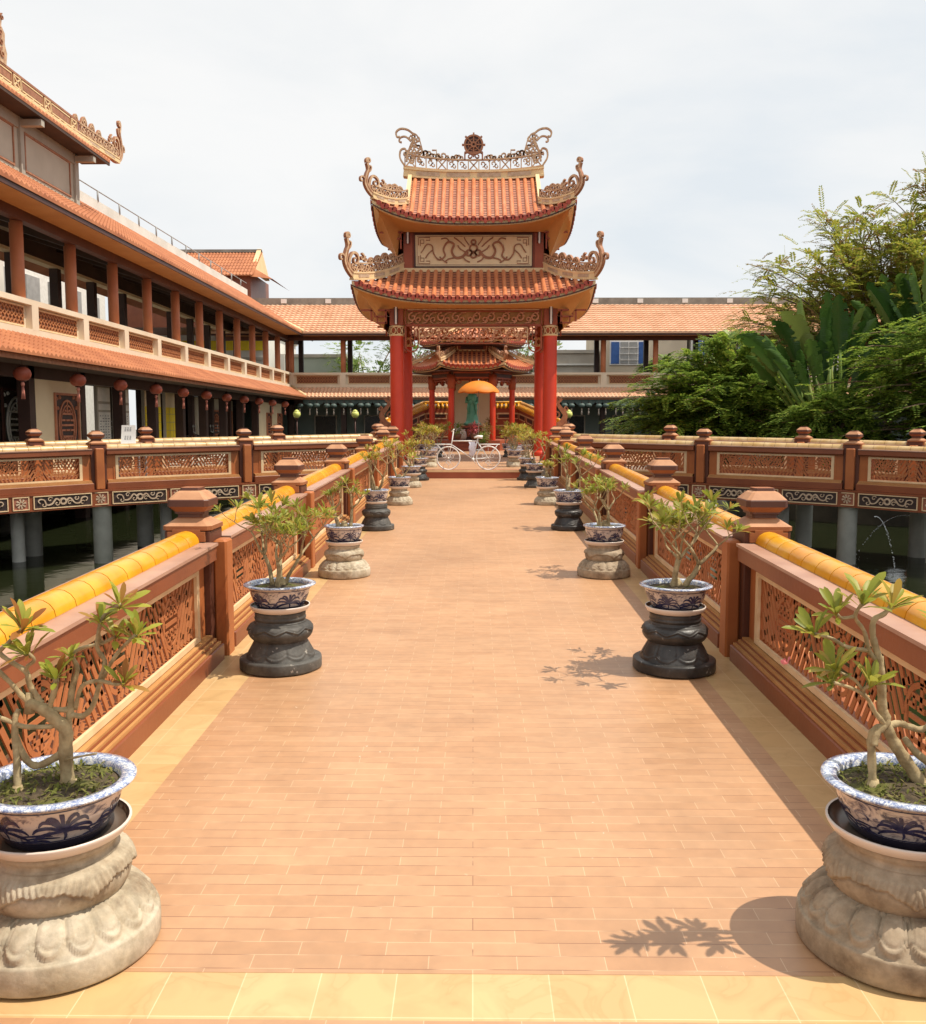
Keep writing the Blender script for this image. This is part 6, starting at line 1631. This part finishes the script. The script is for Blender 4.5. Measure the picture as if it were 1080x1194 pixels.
# ------------------------------------------------------------------ trees and bushes
def spray(b, p, d, L, n, ll, lw, rg, droop=.35, mi=0):
    d = d.normalized(); s = d.cross(Vector((0,0,1)))
    if s.length < .05: s = Vector((1,0,0))
    s.normalize(); vs = []; fs = []
    for i in range(n):
        t = (i+.6)/n; c = p + d*(L*t) - Vector((0,0,droop*L*t*t))
        for q in (-1, 1):
            w = ll*(1-.45*abs(t-.45)*1.6)*rg.uniform(.8,1.15)
            a = s*q*.86 + d*.5 + Vector((0,0,rg.uniform(-.32,.12))); a.normalize()
            e = c + a*w; m_ = c + a*(w*.5); o = d*(lw*.5)
            k = len(vs); vs += [tuple(c), tuple(m_-o), tuple(e), tuple(m_+o)]; fs.append((k,k+1,k+2,k+3))
    b.add(vs, fs, mi, False)
def foliage_bush(name, base, ext, nb, ns, seed, mats, label, cat, L=.6, ll=.13, lw=.06, up=.35, group=None, flowers=0, inner=900):
    rg = random.Random(seed); root = empty(name, base, label, cat, group)
    b = MB(); st = MB(); rx, ry, h = ext
    for i in range(nb):
        a = rg.random()*2*PI; v = rg.random()**.75
        el = math.asin(v)*.98; f = rg.uniform(.72,1.08)
        end = Vector((rx*math.cos(a)*math.cos(el)*f, ry*math.sin(a)*math.cos(el)*f, h*(.10+.90*math.sin(el)*f)))
        c1 = Vector((end.x*.25, end.y*.25, end.z*.75+h*up*.5)); c2 = Vector((end.x*.7, end.y*.7, end.z*1.0+h*up*.28))
        P = []
        for k in range(9):
            t = k/8; P.append(c1*(3*t*(1-t)**2)+c2*(3*t*t*(1-t))+end*(t**3))
        if i % 3 == 0: st.tube([tuple(p) for p in P], [.05*(1-.85*k/8)+.006 for k in range(9)], 5)
        mi = 1 if (len(mats) > 1 and rg.random() < .30) else 0
        for k in range(ns):
            t = .40+.62*(k+rg.random())/ns; t = min(t, 1.0); q = min(7, int(t*8)); p = P[q].lerp(P[q+1], t*8-q); tan = (P[q+1]-P[q]).normalized()
            side = tan.cross(Vector((0,0,1))); 
            if side.length < .05: side = Vector((1,0,0))
            side.normalize()
            d = tan*.7 + side*rg.choice((-1,1))*rg.uniform(.2,1.0) + Vector((0,0,rg.uniform(-.15,.35)))
            spray(b, p, d, L*rg.uniform(.6,1.15), 9, ll, lw, rg, rg.uniform(.15,.5), mi)
    for i in range(inner):
        d = Vector((rg.gauss(0,1), rg.gauss(0,1), rg.gauss(0,1))).normalized()*rg.random()**.4*.72
        p = Vector((d.x*rx, d.y*ry, h*.42+d.z*h*.45)); spray(b, p, Vector((rg.gauss(0,1), rg.gauss(0,1), rg.gauss(0,.5))), L*.8, 5, ll*1.5, lw*1.9, rg, .3, 0)
    st.build('trunk', 'bark', root); b.build('crown', mats, root)
    if flowers:
        f = MB()
        for i in range(flowers):
            a = rg.uniform(PI*.95, PI*1.9); el = rg.uniform(.45,.95)
            c = Vector((rx*math.cos(a)*math.cos(el), ry*math.sin(a)*math.cos(el), h*math.sin(el)+.12))
            for k in range(60):
                d = Vector((rg.gauss(0,1), rg.gauss(0,1), rg.gauss(0,1))).normalized(); leaf(f, c+d*rg.uniform(0,.26)*Vector((1.4,1,.7)).length/1.8, d, Vector((0,0,1)), .09, .06)
        f.build('flower', 'flower_pink', root)
    return root
foliage_bush('garden_bush', (8.6, 31.5, .2), (4.1, 3.0, 4.1), 360, 17, 41, ['fern_leaf','vine_leaf'], 'spreading dark green feathery bush leaning over the far curved bridge railing beside the gate', 'bush', L=.66, ll=.14, lw=.08, up=.22, inner=1400, group='garden bushes')
foliage_bush('garden_bush', (10.9, 32.5, 3.3), (2.0, 1.5, 1.5), 70, 12, 43, ['autumn_leaf','vine_leaf'], 'thin olive and russet bush top in front of the far tile roof', 'bush', L=.5, ll=.09, group='garden bushes', inner=200)
foliage_bush('garden_bush', (15.8, 26.6, .2), (6.2, 3.3, 5.3), 560, 17, 42, ['vine_leaf','fern_leaf'], 'bright green flowering bush arching over the water with pink blossom clusters', 'bush', L=.66, ll=.14, lw=.085, up=.25, group='garden bushes', flowers=5, inner=1600)
foliage_bush('garden_bush', (17.0, 29.0, .2), (4.0, 3.0, 6.0), 120, 13, 44, ['vine_leaf','fern_leaf'], 'tall vine-covered bush rising beside the paddle leaves', 'bush', L=.6, group='garden bushes')
foliage_bush('garden_bush', (10.4, 27.0, .1), (1.9, 1.3, 2.3), 130, 13, 47, ['fern_leaf'], 'low dark feathery bush at the foot of the paddle leaves', 'bush', L=.55, ll=.13, lw=.075, group='garden bushes', inner=500)
def airy_tree(base, h, seed, label, rx, lean, nb):
    rg = random.Random(seed); root = empty('feathery_tree', base, label, 'tree', 'trees of the garden')
    st = MB(); b = MB()
    st.tube([(0,0,0),(.1,0,h*.2),(.0,.05,h*.42)], [.17,.14,.10], 9)
    for i in range(nb):
        a = rg.random()*2*PI; el = math.asin(rg.uniform(-.25,1)); f = rg.uniform(.7,1.05)
        end = Vector((rx*math.cos(a)*math.cos(el)*f+lean, rx*.75*math.sin(a)*math.cos(el)*f, h*(.60+.40*math.sin(el)*f)))
        s = Vector((.05,0,h*rg.uniform(.22,.42))); c = Vector((end.x*.55, end.y*.55, s.z+(end.z-s.z)*.78+.5))
        P = [s*((1-t)**2)+c*(2*t*(1-t))+end*(t*t) for t in [k/10 for k in range(11)]]
        st.tube([tuple(p) for p in P], [.055*(1-.92*k/10)+.003 for k in range(11)], 5)
        for k in range(44):
            t = .34+.66*(k+rg.random())/44; t = min(t, .999); q = int(t*10); p = P[q].lerp(P[q+1], t*10-q); tan = (P[q+1]-P[q]).normalized()
            d = tan*.55+Vector((rg.uniform(-1,1), rg.uniform(-1,1), rg.uniform(-.3,.5)))
            tw = d.normalized()*rg.uniform(.0,.45)
            spray(b, p+tw, d, rg.uniform(.45,.95), 11, .15, .065, rg, rg.uniform(.1,.5), 1 if rg.random() < .25 else 0)
    st.build('trunk', 'bark', root); b.build('crown', ['tree_leaf','autumn_leaf'], root)
airy_tree((15.0, 34.0, .2), 8.8, 51, 'tall feathery yellow-green tree spreading over the garden behind the paddle leaves', 4.9, -1.0, 74)
airy_tree((17.6, 33.0, .2), 10.4, 52, 'tallest feathery tree, half hidden by the first and reaching higher', 4.0, -.6, 56)
def paddle_plant(base, n, seed, label, hmin, hmax, fan):
    rg = random.Random(seed); root = empty('paddle_palm', base, label, 'plant', 'paddle-leaved palms of the garden')
    st = MB(); b = MB()
    for i in range(n):
        a = ((i+.5)/n-.5)*fan + rg.uniform(-.12,.12); h = rg.uniform(hmin, hmax)*(1-.18*abs(a)); y = rg.uniform(-.7,.7)
        d = Vector((math.sin(a), -abs(y)*.12, math.cos(a))).normalized(); p0 = Vector((a*.5+rg.uniform(-.3,.3), y, 0)); p1 = p0 + d*h*.48
        st.tube([tuple(p0), tuple(p0.lerp(p1,.5)+Vector((0,0,.1))), tuple(p1)], [.08,.06,.04], 6)
        L = h*rg.uniform(.32,.50); W = L*rg.uniform(.24,.33)
        th = rg.uniform(-.8,.8); side = Vector((math.cos(th), math.sin(th), .05)); side = (side - d*side.dot(d)).normalized(); nn = d.cross(side).normalized()
        if nn.y > 0: nn = -nn
        vs = []; N = 22; out = Vector((math.sin(a)*.8+rg.uniform(-.3,.3), -.45, 0)); dr = rg.uniform(.15,.75)
        for k in range(N+1):
            t = k/N; w = W*.5*max(.04, (1-abs(2*min(1,t*.96+.06)-1)**2.6))**.6; tear = [rg.uniform(.72,1) for _ in (0,1)]
            c = p1 + d*(L*t*(1-.12*dr*t)) + out*(.40*L*t*t*dr) - Vector((0,0,.45*L*t**2.4*dr))
            for q, s in ((0,-1),(1,-.5),(2,0),(3,.5),(4,1)): vs.append(tuple(c + side*(w*s*(tear[0] if s < 0 else tear[1])) - nn*(abs(s)**1.3*w*.34)))
        fs = []
        for k in range(N):
            for q in range(4):
                if q in (0, 3) and rg.random() < .16 and 2 < k < N-1: continue     # torn by the wind
                fs.append((k*5+q, k*5+q+1, k*5+6+q, k*5+5+q))
        b.add(vs, fs, 0, True)
    st.build('stalk', 'far_leaf', root); b.build('leaf_blades', 'paddle_leaf', root)
paddle_plant((10.8, 28.6, 1.2), 44, 61, 'cluster of broad dark green paddle leaves rising between the two bushes', 3.2, 5.5, 1.25)
paddle_plant((14.6, 30.5, 3.0), 34, 62, 'second, higher cluster of upright paddle leaves under the feathery tree', 3.4, 5.2, 1.3)
# beyond the far gallery
def far_tree(base, r, h, seed, label, n=700):
    rg = random.Random(seed); root = empty('far_tree', base, label, 'tree', 'trees beyond the far gallery')
    st = MB(); st.tube([(0,0,0),(.1,0,h*.6)], [.25,.14], 8); b = MB()
    cl = [Vector((rg.uniform(-r,r)*.7, rg.uniform(-r,r)*.6, h*.75+rg.uniform(-r,r)*.7)) for _ in range(11)]
    for c in cl: st.tube([(.1,0,h*.5), tuple(c)], [.08,.03], 5)
    for i in range(n):
        c = cl[i % 11]; d = Vector((rg.gauss(0,1), rg.gauss(0,1), rg.gauss(0,1))).normalized(); p = c+d*r*.42*rg.random()**.4
        spray(b, p, d, .5, 4, .24, .14, rg, .3)
    st.build('trunk', 'bark', root); b.build('crown', 'far_leaf', root)
far_tree((-8.3, 72, .2), 3.4, 7.6, 71, 'bright green tree framed by the far gallery beside the red gate column', 900)
far_tree((-4.0, 74, .2), 3.0, 7.4, 72, 'bright green tree seen past the gate, behind the shrine roof on the lantern side')
far_tree((4.6, 74, .2), 3.0, 7.2, 73, 'green tree seen past the gate, behind the shrine roof on the garden side')
foliage_bush('clipped_hedge', (12.8, 63, 4.0), (2.2, 1.0, 2.0), 60, 12, 74, ['far_leaf'], 'green hedge below the blue-shuttered window', 'hedge', L=.7, ll=.2, lw=.12, inner=300)
foliage_bush('clipped_hedge', (17.5, 63, 4.0), (2.2, 1.0, 2.2), 60, 12, 75, ['far_leaf'], 'green hedge below the barred blue window', 'hedge', L=.7, ll=.2, lw=.12, inner=300)
def house(label, x0, x1, y0, y1, z1, mat, name='house', roof='grey_trim'):
    r_ = empty(name, (0,0,0), label, 'house', 'houses around the temple')
    wbox(r_, 'wall', mat, x0, x1, y0, y1, .1, z1); wbox(r_, 'roof', roof, x0-.15, x1+.15, y0-.15, y1+.15, z1+.002, z1+.25); return r_
h = house('beige house with a blue-shuttered white window seen through the far gallery', 9.6, 15.9, 70, 80, 10.5, 'beige_house')
wbox(h, 'window', 'white_paint', 10.15, 13.0, 69.9, 70.05, 5.95, 7.75)
for (a, c) in ((10.25,10.85),(12.3,12.9)): wbox(h, 'shutter', 'blue_shutter', a, c, 69.84, 69.9, 6.05, 7.65)
b = MB()
for k in range(2): b.box(10.95+.66*k, 11.52+.66*k, 69.86, 69.9, 6.05, 7.65)
b.build('pane', 'metal_grey', h)
b = MB()
for k in range(3): b.box(10.9, 12.25, 69.80, 69.84, 6.3+.45*k, 6.34+.45*k)
b.build('window_bars', 'white_paint', h)
h = house('grey house with a long barred blue window behind the garden bush', 16.2, 30, 70, 80, 10, 'white_wall')
wbox(h, 'window', 'blue_shutter', 16.6, 22.5, 69.9, 70.05, 6.2, 7.75)
b = MB()
for k in range(16): b.box(16.6+.38*k, 16.66+.38*k, 69.82, 69.9, 6.2, 7.75)
b.build('window_bars', 'white_paint', h)
h = house('plain concrete house with stepped ledges beside the red gate column', 4.9, 9.3, 71, 82, 6.9, 'grey_trim')
wbox(h, 'ledge', 'white_wall', 4.7, 9.4, 70.8, 71.1, 6.0, 6.12); wbox(h, 'ledge', 'white_wall', 4.7, 9.4, 70.8, 71.1, 5.3, 5.4)
h = house('low green shed roofed in metal beyond the far gallery corner', -14.5, -9.8, 71, 80, 6.6, 'shed_green')
wbox(h, 'ledge', 'white_wall', -14.6, -14.3, 70.7, 71, .2, 6.8)
h = house('grey house with a yellow sign band at the corner behind the galleries', -24, -15.2, 68, 80, 8.2, 'white_wall')
wbox(h, 'sign_band', 'yellow_board', -22, -15.15, 67.9, 68.0, 6.9, 7.6); wbox(h, 'ledge', 'grey_trim', -24, -15.1, 67.85, 67.99, 6.2, 6.4); wbox(h, 'window', 'pane_dark', -18.4, -16.4, 67.9, 67.99, 4.2, 5.6)
h = house('pale concrete block with slotted vents behind the upper gallery', -34, -20, 18, 40, 8.9, 'white_wall')
b = MB()
for k in range(12): b.box(-20.0, -19.9, 20+1.6*k, 20.25+1.6*k, 7.0, 8.2)
b.build('vent_slot', 'metal_grey', h)
h = house('white house with dark windows behind the middle of the upper gallery', -36, -22, 42, 56, 10.2, 'notice_white')
for k in range(5): wbox(h, 'window', 'metal_grey', -22.0, -21.9, 43.5+2.5*k, 44.9+2.5*k, 7.4, 8.9)
